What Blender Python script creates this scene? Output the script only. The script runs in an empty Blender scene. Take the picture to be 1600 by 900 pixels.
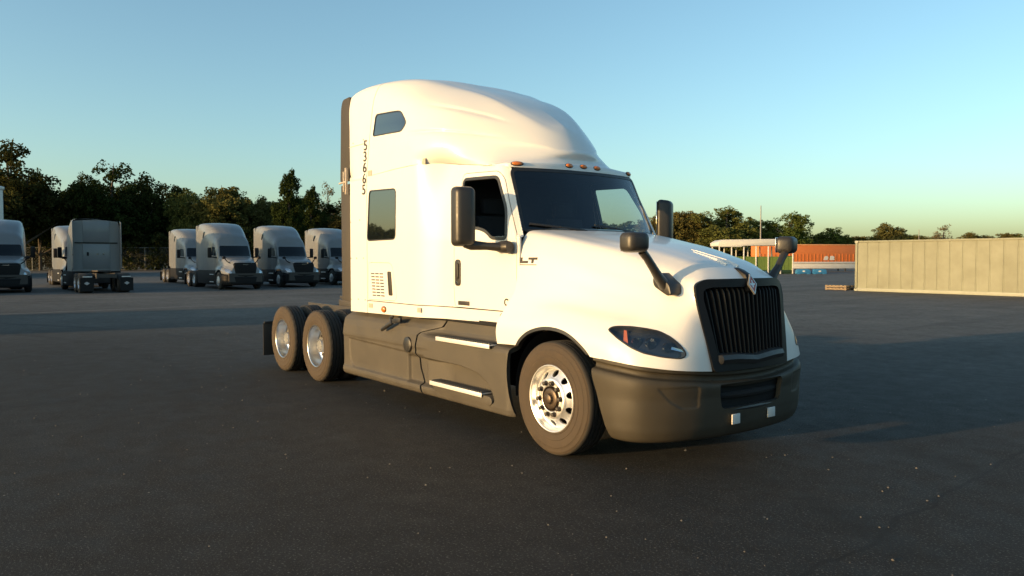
import bpy, bmesh, math, random
import numpy as np
from mathutils import Vector, Matrix

R = math.radians
scene = bpy.context.scene
COL = scene.collection

# ------------------------------------------------------------------ camera
CAM_P = np.array([5.283, -5.563, 1.769])
YAW, PITCH, FPX = R(143.166), R(-2.157), 1199.9
cd = bpy.data.cameras.new('camera')
cd.sensor_width = 36.0
cd.lens = 36.0 * FPX / 1600.0
cd.clip_start = 0.05
cd.clip_end = 6000
cam = bpy.data.objects.new('camera', cd)
COL.objects.link(cam)
cam.location = CAM_P
FW = Vector((math.cos(YAW) * math.cos(PITCH), math.sin(YAW) * math.cos(PITCH), math.sin(PITCH)))
cam.rotation_euler = FW.to_track_quat('-Z', 'Y').to_euler()
scene.camera = cam

# ------------------------------------------------------------------ sky, sun, exposure
SUN_EL = R(6.4)
SUN_DIR = np.array([-0.153, -0.988])            # horizontal direction towards the sun
SUN_DIR = SUN_DIR / np.linalg.norm(SUN_DIR)
w = bpy.data.worlds.new('World')
scene.world = w
w.use_nodes = True
wn = w.node_tree.nodes
wn.clear()
wo = wn.new('ShaderNodeOutputWorld')
wb = wn.new('ShaderNodeBackground')
ws = wn.new('ShaderNodeTexSky')
ws.sky_type = 'NISHITA'
ws.sun_disc = False
ws.sun_elevation = SUN_EL
ws.sun_rotation = math.atan2(SUN_DIR[0], SUN_DIR[1])
ws.altitude = 100
ws.air_density = 0.9
ws.dust_density = 1.9
ws.ozone_density = 1.9
wb.inputs['Strength'].default_value = 0.15
wt = wn.new('ShaderNodeMix')                      # white balance of the sky
wt.data_type = 'RGBA'
wt.blend_type = 'MULTIPLY'
wt.inputs['Factor'].default_value = 1.0
wt.inputs['B'].default_value = (1.03, 1.12, 1.02, 1)
w.node_tree.links.new(ws.outputs[0], wt.inputs['A'])
w.node_tree.links.new(wt.outputs['Result'], wb.inputs[0])
w.node_tree.links.new(wb.outputs[0], wo.inputs[0])
sl = bpy.data.lights.new('sun', 'SUN')
sl.energy = 2.9
sl.angle = R(0.53)
sl.color = (1.0, 0.62, 0.275)
sun = bpy.data.objects.new('sun', sl)
COL.objects.link(sun)
sv = Vector((SUN_DIR[0] * math.cos(SUN_EL), SUN_DIR[1] * math.cos(SUN_EL), math.sin(SUN_EL)))
sun.rotation_euler = (-sv).to_track_quat('-Z', 'Y').to_euler()
sun.location = (-20, -60, 40)
scene.view_settings.view_transform = 'Standard'
scene.view_settings.look = 'None'
scene.view_settings.gamma = 1.0
scene.view_settings.exposure = 1.14
scene.render.engine = 'CYCLES'
scene.cycles.max_bounces = 8
scene.cycles.transparent_max_bounces = 12
scene.cycles.use_denoising = True


def at_px(u, v, depth):
    """world point seen at photo pixel (u,v) at the given depth (metres along the view axis)"""
    rt = FW.cross(Vector((0, 0, 1))).normalized()
    up = rt.cross(FW)
    return Vector(CAM_P) + (FW + rt * ((u - 800) / FPX) + up * ((450 - v) / FPX)) * depth


# ------------------------------------------------------------------ materials
MATS = {}


def mat(name, col, rough=0.5, metal=0.0, coat=0.0, spec=0.5, noise=None, bump=None, trans=None, emis=None, aniso=None):
    """noise=(scale, amount, colour2)  bump=(scale, strength, distance)"""
    if name in MATS:
        return MATS[name]
    m = bpy.data.materials.new(name)
    m.use_nodes = True
    nt = m.node_tree
    b = nt.nodes['Principled BSDF']
    b.inputs['Base Color'].default_value = (*col, 1)
    b.inputs['Roughness'].default_value = rough
    b.inputs['Metallic'].default_value = metal
    b.inputs['Specular IOR Level'].default_value = spec
    if coat:
        b.inputs['Coat Weight'].default_value = coat
        b.inputs['Coat Roughness'].default_value = 0.08
    if trans:
        b.inputs['Transmission Weight'].default_value = trans
    tc = None
    if noise or bump:
        tc = nt.nodes.new('ShaderNodeTexCoord')
    if noise:
        n = nt.nodes.new('ShaderNodeTexNoise')
        n.inputs['Scale'].default_value = noise[0]
        n.inputs['Detail'].default_value = 6
        n.inputs['Roughness'].default_value = 0.65
        nt.links.new(tc.outputs['Object'], n.inputs['Vector'])
        rp = nt.nodes.new('ShaderNodeMapRange')
        rp.inputs['From Min'].default_value = 0.35
        rp.inputs['From Max'].default_value = 0.72
        rp.inputs['To Min'].default_value = 0.0
        rp.inputs['To Max'].default_value = noise[1]
        nt.links.new(n.outputs['Fac'], rp.inputs['Value'])
        mx = nt.nodes.new('ShaderNodeMix')
        mx.data_type = 'RGBA'
        mx.inputs['A'].default_value = (*col, 1)
        mx.inputs['B'].default_value = (*noise[2], 1)
        nt.links.new(rp.outputs[0], mx.inputs['Factor'])
        nt.links.new(mx.outputs['Result'], b.inputs['Base Color'])
        rr = nt.nodes.new('ShaderNodeMapRange')
        rr.inputs['From Min'].default_value = 0.3
        rr.inputs['From Max'].default_value = 0.7
        rr.inputs['To Min'].default_value = max(0.02, rough - 0.06)
        rr.inputs['To Max'].default_value = min(1, rough + 0.1)
        nt.links.new(n.outputs['Fac'], rr.inputs['Value'])
        nt.links.new(rr.outputs[0], b.inputs['Roughness'])
    if bump:
        n2 = nt.nodes.new('ShaderNodeTexNoise')
        n2.inputs['Scale'].default_value = bump[0]
        n2.inputs['Detail'].default_value = 5
        nt.links.new(tc.outputs['Object'], n2.inputs['Vector'])
        bp = nt.nodes.new('ShaderNodeBump')
        bp.inputs['Strength'].default_value = bump[1]
        bp.inputs['Distance'].default_value = bump[2]
        nt.links.new(n2.outputs['Fac'], bp.inputs['Height'])
        nt.links.new(bp.outputs[0], b.inputs['Normal'])
    MATS[name] = m
    return m


def glass_mat(name, tint, refl_rough=0.0, ior=1.5, body=(0, 0, 0), body_w=0.0):
    """thin tinted pane: transparent tint + fresnel mirror (+ a little diffuse film)"""
    m = bpy.data.materials.new(name)
    m.use_nodes = True
    nt = m.node_tree
    nt.nodes.clear()
    o = nt.nodes.new('ShaderNodeOutputMaterial')
    tr = nt.nodes.new('ShaderNodeBsdfTransparent')
    tr.inputs[0].default_value = (*tint, 1)
    gl = nt.nodes.new('ShaderNodeBsdfGlossy')
    gl.inputs['Roughness'].default_value = refl_rough
    gl.inputs['Color'].default_value = (0.95, 0.97, 1, 1)
    lw = nt.nodes.new('ShaderNodeLayerWeight')
    lw.inputs['Blend'].default_value = 0.5
    pw = nt.nodes.new('ShaderNodeMath'); pw.operation = 'POWER'; pw.inputs[1].default_value = 5.0
    nt.links.new(lw.outputs['Facing'], pw.inputs[0])
    fr = nt.nodes.new('ShaderNodeMath'); fr.operation = 'MULTIPLY_ADD'
    r0 = ((ior - 1) / (ior + 1)) ** 2 * 1.6
    fr.inputs[1].default_value = 1 - r0; fr.inputs[2].default_value = r0
    nt.links.new(pw.outputs[0], fr.inputs[0])
    mx = nt.nodes.new('ShaderNodeMixShader')
    base = tr
    if body_w > 0:
        df = nt.nodes.new('ShaderNodeBsdfDiffuse')
        df.inputs[0].default_value = (*body, 1)
        m2 = nt.nodes.new('ShaderNodeMixShader')
        m2.inputs[0].default_value = body_w
        nt.links.new(tr.outputs[0], m2.inputs[1])
        nt.links.new(df.outputs[0], m2.inputs[2])
        base = m2
    nt.links.new(fr.outputs[0], mx.inputs[0])
    nt.links.new(base.outputs[0], mx.inputs[1])
    nt.links.new(gl.outputs[0], mx.inputs[2])
    nt.links.new(mx.outputs[0], o.inputs[0])
    MATS[name] = m
    return m


PAINT = mat('white_paint', (0.72, 0.71, 0.69), 0.36, coat=0.35, noise=(2.2, 0.08, (0.58, 0.54, 0.48)))
PLAST = mat('grey_plastic', (0.062, 0.055, 0.045), 0.58, spec=.35, noise=(3.5, 0.6, (0.086, 0.075, 0.058)), bump=(400, 0.05, 0.0006))
BUMPM = mat('bumper_plastic', (0.042, 0.036, 0.026), 0.58, spec=.3, noise=(3.0, 0.6, (0.060, 0.050, 0.035)), bump=(400, 0.05, 0.0006))
BLACKP = mat('black_plastic', (0.018, 0.018, 0.019), 0.42, noise=(14, 0.5, (0.035, 0.033, 0.03)))
MIRR = mat('mirror_shell_plastic', (0.026, 0.024, 0.022), 0.40, noise=(20, 0.4, (0.036, 0.033, 0.03)))
GRILLE = mat('grille_black', (0.010, 0.010, 0.012), 0.42, spec=.15)
RUBBER = mat('tyre_rubber', (0.022, 0.021, 0.020), 0.8, noise=(18, 0.6, (0.045, 0.038, 0.030)))
DUST = mat('dusty_sidewall', (0.044, 0.032, 0.022), 0.85, noise=(9, 0.8, (0.070, 0.051, 0.034)))
ALU = mat('polished_aluminium', (0.86, 0.86, 0.86), 0.38, metal=0.85)
ALUD = mat('tread_aluminium', (0.50, 0.50, 0.50), 0.45, metal=1.0)
ALUR = mat('dish_aluminium', (0.80, 0.80, 0.80), 0.28, metal=1.0)
EXTM = mat('extender_rubber', (0.040, 0.034, 0.028), 0.7)
STEPM = mat('step_aluminium', (0.72, 0.71, 0.69), 0.5, metal=0.35)
STEEL = mat('dark_steel', (0.05, 0.048, 0.046), 0.6, metal=0.4, noise=(12, 0.6, (0.09, 0.07, 0.055)))
RUST = mat('brown_hose', (0.12, 0.06, 0.035), 0.7)
CHROME = mat('chrome', (0.85, 0.85, 0.86), 0.08, metal=1.0)
DARK = mat('dark_lining', (0.006, 0.006, 0.007), 0.9)
GAPM = mat('seam_shadow_rubber', (0.02, 0.018, 0.016), 0.9)
TRIMD = mat('cab_interior_trim', (0.012, 0.012, 0.014), 0.75, noise=(10, 0.5, (0.02, 0.02, 0.022)))
SEATM = mat('seat_cloth', (0.014, 0.015, 0.018), 0.9, bump=(150, 0.2, 0.001))
AMBER = mat('amber_lens', (0.62, 0.17, 0.025), 0.22, coat=0.6)
REDL = mat('emblem_orange_red', (0.42, 0.05, 0.03), 0.3)
TAG = mat('grey_sticker', (0.42, 0.36, 0.30), 0.6)
DECAL = mat('black_decal', (0.025, 0.022, 0.02), 0.5)
PLATE = mat('pale_plate', (0.62, 0.61, 0.58), 0.5)
GLASSW = glass_mat('windshield_glass', (0.62, 0.68, 0.70), body=(0.02, 0.025, 0.03), body_w=0.06)
GLASSD = glass_mat('door_glass', (0.86, 0.90, 0.88))
GLASSS = mat('sleeper_glass', (0.006, 0.008, 0.010), 0.02, spec=1.0)
GLASSS.node_tree.nodes['Principled BSDF'].inputs['IOR'].default_value = 1.9
LENS = glass_mat('headlight_lens', (0.80, 0.85, 0.9), ior=1.5)
HLIN = mat('headlight_bowl', (0.016, 0.019, 0.026), 0.25)
MGLASS = mat('mirror_glass', (0.8, 0.8, 0.8), 0.03, metal=1.0)


# ------------------------------------------------------------------ object helpers
def empty(name, loc=(0, 0, 0), rz=0, label=None, cat=None, group=None):
    o = bpy.data.objects.new(name, None)
    COL.objects.link(o)
    o.location = loc
    o.rotation_euler = (0, 0, rz)
    o.empty_display_size = 0.3
    tag(o, label, cat, group)
    return o


def tag(o, label=None, cat=None, group=None, kind=None):
    if label: o['label'] = label
    if cat: o['category'] = cat
    if group: o['group'] = group
    if kind: o['kind'] = kind
    return o


def mk(name, V, F, m, parent=None, smooth=True, nrm=None, angle=None):
    me = bpy.data.meshes.new(name)
    me.from_pydata([tuple(map(float, v)) for v in V], [], [tuple(map(int, f)) for f in F])
    if smooth:
        me.shade_smooth()
    if isinstance(m, (list, tuple)):
        for q in m: me.materials.append(q)
    else:
        me.materials.append(m)
    if nrm is not None:
        me.normals_split_custom_set_from_vertices([tuple(map(float, n)) for n in nrm])
    elif smooth and angle:
        me.set_sharp_from_angle(angle=R(angle))
    o = bpy.data.objects.new(name, me)
    COL.objects.link(o)
    if parent is not None: o.parent = parent
    return o


def clone(o, parent=None, mirror=False):
    """a thing (or part) with copies of its parts, sharing mesh data"""
    c = o.copy()
    COL.objects.link(c)
    c.parent = parent
    for ch in list(o.children):
        clone(ch, c)
    return c


class MB:
    """collects solids into one mesh"""
    def __init__(s): s.V = []; s.F = []; s.MI = []

    def add(s, V, F, mi=0):
        o = len(s.V)
        s.V.extend([tuple(map(float, v)) for v in V])
        for f in F:
            s.F.append(tuple(int(i) + o for i in f)); s.MI.append(mi)
        return s

    def box(s, c, d, rot=None, mi=0, taper=(1, 1)):
        x, y, z = (q / 2 for q in d)
        P = [(-x, -y, -z), (x, -y, -z), (x, y, -z), (-x, y, -z),
             (-x * taper[0], -y * taper[1], z), (x * taper[0], -y * taper[1], z), (x * taper[0], y * taper[1], z), (-x * taper[0], y * taper[1], z)]
        M = Matrix.Identity(3) if rot is None else rot
        P = [M @ Vector(p) + Vector(c) for p in P]
        return s.add(P, [(3, 2, 1, 0), (4, 5, 6, 7), (0, 1, 5, 4), (1, 2, 6, 5), (2, 3, 7, 6), (3, 0, 4, 7)], mi)

    def bar(s, a, b, wdt, hgt, up=(0, 0, 1), mi=0):
        a = Vector(a); b = Vector(b); d = b - a
        x = d.normalized(); y = Vector(up).cross(x).normalized(); z = x.cross(y)
        M = Matrix((x, y, z)).transposed()
        return s.box((a + b) / 2, (d.length, wdt, hgt), M, mi)

    def tube(s, path, rad, n=10, mi=0, cap=True):
        P = [Vector(p) for p in path]
        if not isinstance(rad, (list, tuple)): rad = [rad] * len(P)
        V = []; F = []
        ref = None
        for i, p in enumerate(P):
            t = (P[min(i + 1, len(P) - 1)] - P[max(i - 1, 0)]).normalized()
            if ref is None:
                ref = t.orthogonal().normalized()
            ref = (ref - t * ref.dot(t)).normalized()
            bn = t.cross(ref)
            for k in range(n):
                a = 2 * math.pi * k / n
                V.append(p + (ref * math.cos(a) + bn * math.sin(a)) * rad[i])
        for i in range(len(P) - 1):
            for k in range(n):
                F.append((i * n + k, i * n + (k + 1) % n, (i + 1) * n + (k + 1) % n, (i + 1) * n + k))
        if cap:
            F.append(tuple(reversed(range(n)))); F.append(tuple((len(P) - 1) * n + k for k in range(n)))
        return s.add(V, F, mi)

    def lathe(s, prof, c=(0, 0, 0), axis='y', n=48, mi=0, closed=False):
        """prof = [(r, a)] swept round the axis through c"""
        V = []; F = []
        m = len(prof)
        for k in range(n):
            t = 2 * math.pi * k / n
            for r, a in prof:
                if axis == 'y': V.append((c[0] + r * math.cos(t), c[1] + a, c[2] + r * math.sin(t)))
                elif axis == 'x': V.append((c[0] + a, c[1] + r * math.cos(t), c[2] + r * math.sin(t)))
                else: V.append((c[0] + r * math.cos(t), c[1] + r * math.sin(t), c[2] + a))
        fl = axis == 'y'
        for k in range(n):
            k2 = (k + 1) % n
            for j in range(m - 1 + (1 if closed else 0)):
                j2 = (j + 1) % m
                f = (k * m + j, k2 * m + j, k2 * m + j2, k * m + j2)
                F.append(f if fl else f[::-1])
        return s.add(V, F, mi)

    def prism(s, poly, t0, t1, axis='y', mi=0):
        """polygon in the plane normal to axis, extruded t0..t1 (poly in (x,z) for y, (y,z) for x, (x,y) for z)"""
        def P(p, t):
            return {'y': (p[0], t, p[1]), 'x': (t, p[0], p[1]), 'z': (p[0], p[1], t)}[axis]
        n = len(poly)
        V = [P(p, t0) for p in poly] + [P(p, t1) for p in poly]
        F = [tuple(range(n))[::-1], tuple(range(n, 2 * n))] + [(i, (i + 1) % n, n + (i + 1) % n, n + i) for i in range(n)]
        return s.add(V, F, mi)

    def build(s, name, m, parent=None, bevel=0, seg=2, angle=35, mirror=False):
        bm = bmesh.new()
        vs = [bm.verts.new(v) for v in s.V]
        for f, mi in zip(s.F, s.MI):
            try:
                fc = bm.faces.new([vs[i] for i in f]); fc.material_index = mi
            except ValueError:
                pass
        bmesh.ops.recalc_face_normals(bm, faces=bm.faces)
        if bevel:
            ed = [e for e in bm.edges if len(e.link_faces) == 2 and e.calc_face_angle(0) > R(28)]
            bmesh.ops.bevel(bm, geom=ed, offset=bevel, segments=seg, profile=0.5, affect='EDGES', clamp_overlap=True)
        if mirror:
            for v in bm.verts: v.co.y = -v.co.y
            bmesh.ops.reverse_faces(bm, faces=bm.faces)
        me = bpy.data.meshes.new(name)
        bm.to_mesh(me); bm.free()
        me.shade_smooth()
        me.set_sharp_from_angle(angle=R(angle))
        for q in (m if isinstance(m, (list, tuple)) else [m]): me.materials.append(q)
        o = bpy.data.objects.new(name, me)
        COL.objects.link(o)
        if parent is not None: o.parent = parent
        return o


# ------------------------------------------------------------------ spline patches and trimming
def hermite(P, n, axis):
    """C1 spline through control points along an axis, n samples (knots from mean chord length)"""
    P = np.moveaxis(np.asarray(P, float), axis, 0)
    m = P.shape[0]
    d = np.linalg.norm(np.diff(P, axis=0), axis=-1)
    d = d.reshape(m - 1, -1).mean(1)
    t = np.r_[0, np.cumsum(np.maximum(d, 1e-4))]
    h = np.diff(t)
    sec = np.diff(P, axis=0) / h.reshape(-1, *([1] * (P.ndim - 1)))
    tan = np.empty_like(P)
    for i in range(1, m - 1):
        a = h[i - 1]; b = h[i]
        tan[i] = (sec[i - 1] * b + sec[i] * a) / (a + b)
    tan[0] = 1.5 * sec[0] - 0.5 * tan[1] if m > 2 else sec[0]
    tan[-1] = 1.5 * sec[-1] - 0.5 * tan[-2] if m > 2 else sec[-1]
    q = np.linspace(0, t[-1], n)
    i = np.clip(np.searchsorted(t, q, side='right') - 1, 0, m - 2)
    s = ((q - t[i]) / h[i]).reshape(-1, *([1] * (P.ndim - 1)))
    hh = h[i].reshape(s.shape)
    r = ((2 * s ** 3 - 3 * s ** 2 + 1) * P[i] + (s ** 3 - 2 * s ** 2 + s) * hh * tan[i]
         + (-2 * s ** 3 + 3 * s ** 2) * P[i + 1] + (s ** 3 - s ** 2) * hh * tan[i + 1])
    return np.moveaxis(r, 0, axis)


def patch(P, M, N):
    return hermite(hermite(P, M, 0), N, 1)


class Surf:
    """dense grid surface: vertices, triangles, normals (oriented by a reference outward function)"""
    def __init__(s, G, flip=False):
        M, N = G.shape[:2]
        gu = np.gradient(G, axis=0); gv = np.gradient(G, axis=1)
        n = np.cross(gu, gv)
        n /= np.linalg.norm(n, axis=-1, keepdims=True) + 1e-12
        if flip: n = -n
        s.V = G.reshape(-1, 3); s.N = n.reshape(-1, 3)
        i = np.arange(M * N).reshape(M, N)
        a, b, c, d = i[:-1, :-1].ravel(), i[1:, :-1].ravel(), i[1:, 1:].ravel(), i[:-1, 1:].ravel()
        T = np.r_[np.c_[a, b, c], np.c_[a, c, d]]
        s.T = T[:, ::-1] if flip else T

    def copy(s):
        o = Surf.__new__(Surf); o.V = s.V.copy(); o.N = s.N.copy(); o.T = s.T.copy(); return o

    def offset(s, d):
        o = s.copy(); o.V = o.V + o.N * d; return o

    def mirror(s):
        o = s.copy(); o.V = o.V * [1, -1, 1]; o.N = o.N * [1, -1, 1]; o.T = o.T[:, ::-1]; return o

    def trim(s, sd):
        """keep where sd(V) <= 0, cutting triangles on the zero line"""
        d = np.asarray(sd(s.V), float)
        d[np.abs(d) < 1e-6] = -1e-6
        ins = d < 0
        k = ins[s.T].sum(1)
        T = [t for t in s.T[k == 3]]
        V = list(s.V); N = list(s.N); cache = {}

        def cut(a, b):
            key = (a, b) if a < b else (b, a)
            if key not in cache:
                t = d[a] / (d[a] - d[b])
                V.append(s.V[a] + (s.V[b] - s.V[a]) * t)
                nn = s.N[a] + (s.N[b] - s.N[a]) * t
                N.append(nn / (np.linalg.norm(nn) + 1e-12))
                cache[key] = len(V) - 1
            return cache[key]
        for t in s.T[k == 1]:
            while not ins[t[0]]: t = np.roll(t, -1)
            T.append((t[0], cut(t[0], t[1]), cut(t[0], t[2])))
        for t in s.T[k == 2]:
            while ins[t[2]]: t = np.roll(t, -1)
            c, e = cut(t[1], t[2]), cut(t[0], t[2])
            T.append((t[0], t[1], c)); T.append((t[0], c, e))
        o = Surf.__new__(Surf)
        T = np.array(T, int).reshape(-1, 3)
        V = np.array(V); N = np.array(N)
        u, inv = np.unique(T.ravel(), return_inverse=True)
        o.V = V[u]; o.N = N[u]; o.T = inv.reshape(-1, 3)
        return o

    def panel(s, name, m, parent=None, thick=0.02):
        """object with its free edges folded inwards by `thick`"""
        V = s.V; N = s.N; F = [tuple(t) for t in s.T]
        if thick:
            cnt = {}
            for t in s.T:
                for a, b in ((t[0], t[1]), (t[1], t[2]), (t[2], t[0])):
                    if (b, a) in cnt: del cnt[(b, a)]
                    else: cnt[(a, b)] = 1
            n0 = len(V); VV = [V]; NN = [N]; k = n0
            ids = {}; nv = []; nn = []
            for a, b in cnt:
                e = V[b] - V[a]
                side = np.cross(e, (N[a] + N[b]) / 2)
                side /= np.linalg.norm(side) + 1e-12
                for q in (a, b):
                    if q not in ids:
                        ids[q] = k; k += 2
                        nv += [V[q], V[q] - N[q] * thick]; nn += [np.zeros(3), np.zeros(3)]
                    j = ids[q] - n0
                    nn[j] = nn[j] + side; nn[j + 1] = nn[j + 1] + side
                F.append((ids[b], ids[a], ids[a] + 1, ids[b] + 1))
            if nv:
                nn = np.array(nn); nn /= np.linalg.norm(nn, axis=1, keepdims=True) + 1e-9
                V = np.r_[V, np.array(nv)]; N = np.r_[N, nn]
        return mk(name, V, F, m, parent, True, N)


def rnd_poly(poly, r, n=6):
    """polygon with its corners rounded (r may be per corner)"""
    P = [np.array(p, float) for p in poly]
    out = []
    m = len(P)
    for i, p in enumerate(P):
        a = P[i - 1] - p; b = P[(i + 1) % m] - p
        la, lb = np.linalg.norm(a), np.linalg.norm(b)
        rr = r[i] if isinstance(r, (list, tuple)) else r
        q = min(rr, la * 0.48, lb * 0.48)
        p0 = p + a / la * q; p1 = p + b / lb * q
        for k in range(n + 1):
            t = k / n
            out.append((1 - t) ** 2 * p0 + 2 * t * (1 - t) * p + t * t * p1)
    return np.array(out)


def psdf(Q, poly):
    """signed distance of 2-d points to a polygon (negative inside)"""
    Q = np.asarray(Q, float); A = np.asarray(poly, float); B = np.roll(A, -1, 0)
    best = np.full(len(Q), 1e9); inside = np.zeros(len(Q), bool)
    for a, b in zip(A, B):
        e = b - a
        L = e @ e
        if L < 1e-14: continue
        t = np.clip(((Q - a) @ e) / L, 0, 1)
        best = np.minimum(best, np.linalg.norm(Q - a - t[:, None] * e, axis=1))
        c = ((a[1] > Q[:, 1]) != (b[1] > Q[:, 1]))
        with np.errstate(divide='ignore', invalid='ignore'):
            xx = (b[0] - a[0]) * (Q[:, 1] - a[1]) / (b[1] - a[1]) + a[0]
        inside ^= c & (Q[:, 0] < xx)
    return np.where(inside, -best, best)


def XZ(V): return V[:, [0, 2]]
def YZ(V): return V[:, [1, 2]]
def sst(t): t = np.clip(t, 0, 1); return t * t * (3 - 2 * t)


def text_mesh(name, s, size, m, parent, M, ext=0.001, bold=0.0, sx=1.0):
    c = bpy.data.curves.new('t', 'FONT')
    c.body = s; c.size = size; c.align_x = 'CENTER'; c.align_y = 'CENTER'; c.extrude = ext; c.offset = bold
    c.resolution_u = 4
    o = bpy.data.objects.new('t', c)
    COL.objects.link(o)
    dg = bpy.context.evaluated_depsgraph_get()
    me = bpy.data.meshes.new_from_object(o.evaluated_get(dg))
    bpy.data.objects.remove(o)
    me.transform(Matrix.Diagonal((sx, 1, 1, 1)))
    me.transform(M)
    me.materials.clear(); me.materials.append(m)
    q = bpy.data.objects.new(name, me)
    COL.objects.link(q); q.parent = parent
    return q
# ================================================================== the white tractor in the foreground
T = empty('semi_truck', (0, 0, 0), 0, 'large white sleeper tractor with black grille parked in the sunlit foreground', 'truck')


def surf(G, out):
    s = Surf(G)
    if (s.N @ np.array(out, float)).mean() < 0:
        s = Surf(G, True)
    return s


def both(s, name, m, thick=0.02, parent=T, parent2=None):
    a = s.panel(name, m, parent, thick)
    b = s.mirror().panel(name, m, parent2 if parent2 is not None else parent, thick)
    return a, b


# ---- side of cab and sleeper: half width as a function of (x, z)
def zlo(x): return 1.085 + 0.012 * (x + 4.1)


def zseam(x):
    return np.interp(x, [-4.13, -3.4, -2.8, -2.1, -1.6, -1.1, -0.9], [2.805, 2.815, 2.835, 2.84, 2.782, 2.735, 2.722])


def xA(z): return -0.695 - (np.asarray(z) - 2.03) * 0.49


def Wside(x, z):
    x = np.asarray(x, float); z = np.asarray(z, float)
    cab = 1.07 - 0.05 * np.clip((x + 1.85) / 1.15, 0, 1) ** 1.2
    cab = cab - 0.125 * np.clip((z - 1.98) / 0.72, 0, 1.3) ** 1.3
    b = sst((-x - 1.86) / 0.56)
    wv = cab * (1 - b) + 1.2 * b
    d = np.where(z > 2.0, xA(z) - x, 1.0)
    wv = wv - 0.065 * np.clip(1 - d / 0.10, 0, 1) ** 2
    wv = wv - 0.05 * np.clip((-x - 4.08) / 0.05, 0, 1) ** 2
    return wv


xs = np.linspace(-4.13, -0.64, 230)
ts = np.linspace(0, 1, 100)
Xg, Tg = np.meshgrid(xs, ts, indexing='ij')
Zg = zlo(Xg) + (zseam(Xg) - 0.004 - zlo(Xg)) * Tg
SIDE = surf(np.stack([Xg, -Wside(Xg, Zg), Zg], -1), (0, -1, 0))

DOOR = rnd_poly([(-1.745, 1.255), (-1.77, 1.5), (-1.76, 1.95), (-1.70, 2.45), (-1.665, 2.695), (-1.05, 2.672), (-0.955, 2.60),
                 (-0.745, 2.06), (-0.708, 1.95), (-0.708, 1.30), (-0.73, 1.25)], [.05, .05, .05, .05, .06, .08, .08, .06, .05, .04, .03])
DWIN = rnd_poly([(-1.652, 2.10), (-1.655, 2.64), (-1.05, 2.622), (-0.862, 2.27), (-0.862, 1.966), (-1.10, 1.975), (-1.20, 2.05), (-1.33, 2.085)],
                [.04, .06, .07, .10, .06, .04, .06, .08])
shear = lambda P: np.c_[P[:, 0] - .085 * np.clip((P[:, 1] - 1.98) / .66, 0, 1.1), P[:, 1]]
DOOR = shear(DOOR); DWIN = shear(DWIN)
SWIN = rnd_poly([(-3.595, 1.995), (-3.535, 2.628), (-2.828, 2.606), (-2.845, 2.0)], .07)
BAG = rnd_poly([(-3.57, 1.262), (-3.557, 1.725), (-2.95, 1.72), (-2.82, 1.32), (-2.87, 1.272)], [.03, .05, .08, .06, .05])
SEAM_Z = 1.245
G_ = 0.005

rear = SIDE.trim(lambda V: V[:, 0] - (-3.60 - G_))
slp = SIDE.trim(lambda V: np.maximum.reduce([-(V[:, 0] + 3.60 - G_), V[:, 0] + 1.79, -(V[:, 2] - SEAM_Z - G_)]))
slp = slp.trim(lambda V: -psdf(XZ(V), SWIN)).trim(lambda V: -(psdf(XZ(V), BAG) - 0.004))
rock = SIDE.trim(lambda V: np.maximum.reduce([-(V[:, 0] + 3.60 - G_), V[:, 2] - SEAM_Z + G_]))
cabf = SIDE.trim(lambda V: np.maximum.reduce([-(V[:, 0] + 1.79), -(V[:, 2] - SEAM_Z - G_), np.where(V[:, 2] > 2.0, V[:, 0] - xA(V[:, 2]), V[:, 0] + 0.66)]))
cabf = cabf.trim(lambda V: -(psdf(XZ(V), DOOR) - 0.006))
door = SIDE.trim(lambda V: psdf(XZ(V), DOOR)).trim(lambda V: -psdf(XZ(V), DWIN))
bag = SIDE.trim(lambda V: psdf(XZ(V), BAG))
both(rear, 'rear_side_panel', PAINT)
both(slp, 'sleeper_side_panel', PAINT)
both(rock, 'rocker_panel', PAINT, 0.05)
both(cabf, 'cab_pillar_panel', PAINT)
dR, dL = both(door, 'door', PAINT, 0.03)
bR, bL = both(bag, 'baggage_door', PAINT)
# dark lining behind the panels so the seams read as seams; open at the door windows
lin = SIDE.offset(-0.022).trim(lambda V: -psdf(XZ(V), DWIN) - 0.012)
lin = lin.trim(lambda V: np.where(V[:, 2] > 2.0, V[:, 0] - xA(V[:, 2]) + 0.02, V[:, 0] + 0.68))
both(lin, 'inner_lining', DARK, 0)
# window frames and panes
for sgn, dd in ((0, dR), (1, dL)):
    fr = SIDE.offset(0.004).trim(lambda V: psdf(XZ(V), DWIN) - 0.010).trim(lambda V: -(psdf(XZ(V), DWIN) + 0.022))
    gl = SIDE.offset(-0.012).trim(lambda V: psdf(XZ(V), DWIN) + 0.004)
    (fr.mirror() if sgn else fr).panel('window_frame', BLACKP, dd, 0.03)
    if sgn: gl.mirror().panel('window_pane', GLASSD, dd, 0)
    else: gl.trim(lambda V: V[:, 2] - 2.0).panel('lowered_window_pane', GLASSD, dd, 0)
sf = SIDE.offset(0.003).trim(lambda V: psdf(XZ(V), SWIN) - 0.002).trim(lambda V: -(psdf(XZ(V), SWIN) + 0.014))
sg = SIDE.offset(-0.003).trim(lambda V: psdf(XZ(V), SWIN) + 0.006)
both(sf, 'sleeper_window_frame', BLACKP, 0.02)
both(sg, 'sleeper_window', GLASSS, 0)


def side_pt(x, z, off=0.0): return Vector((x, -float(Wside(x, z)) - off, z))


# ---- roof fairing: sections fanned from the sleeper's back to the nose (B seam, R, L ledge, M, C-, C, Q, T)
def sec(x, B, pts):
    zb = float(zseam(x)) if B is None else B[1]
    wb_ = float(Wside(x, zb)) if B is None else B[0]
    return [(x, wb_, zb)] + [(x, a, b) for a, b in pts]


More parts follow.
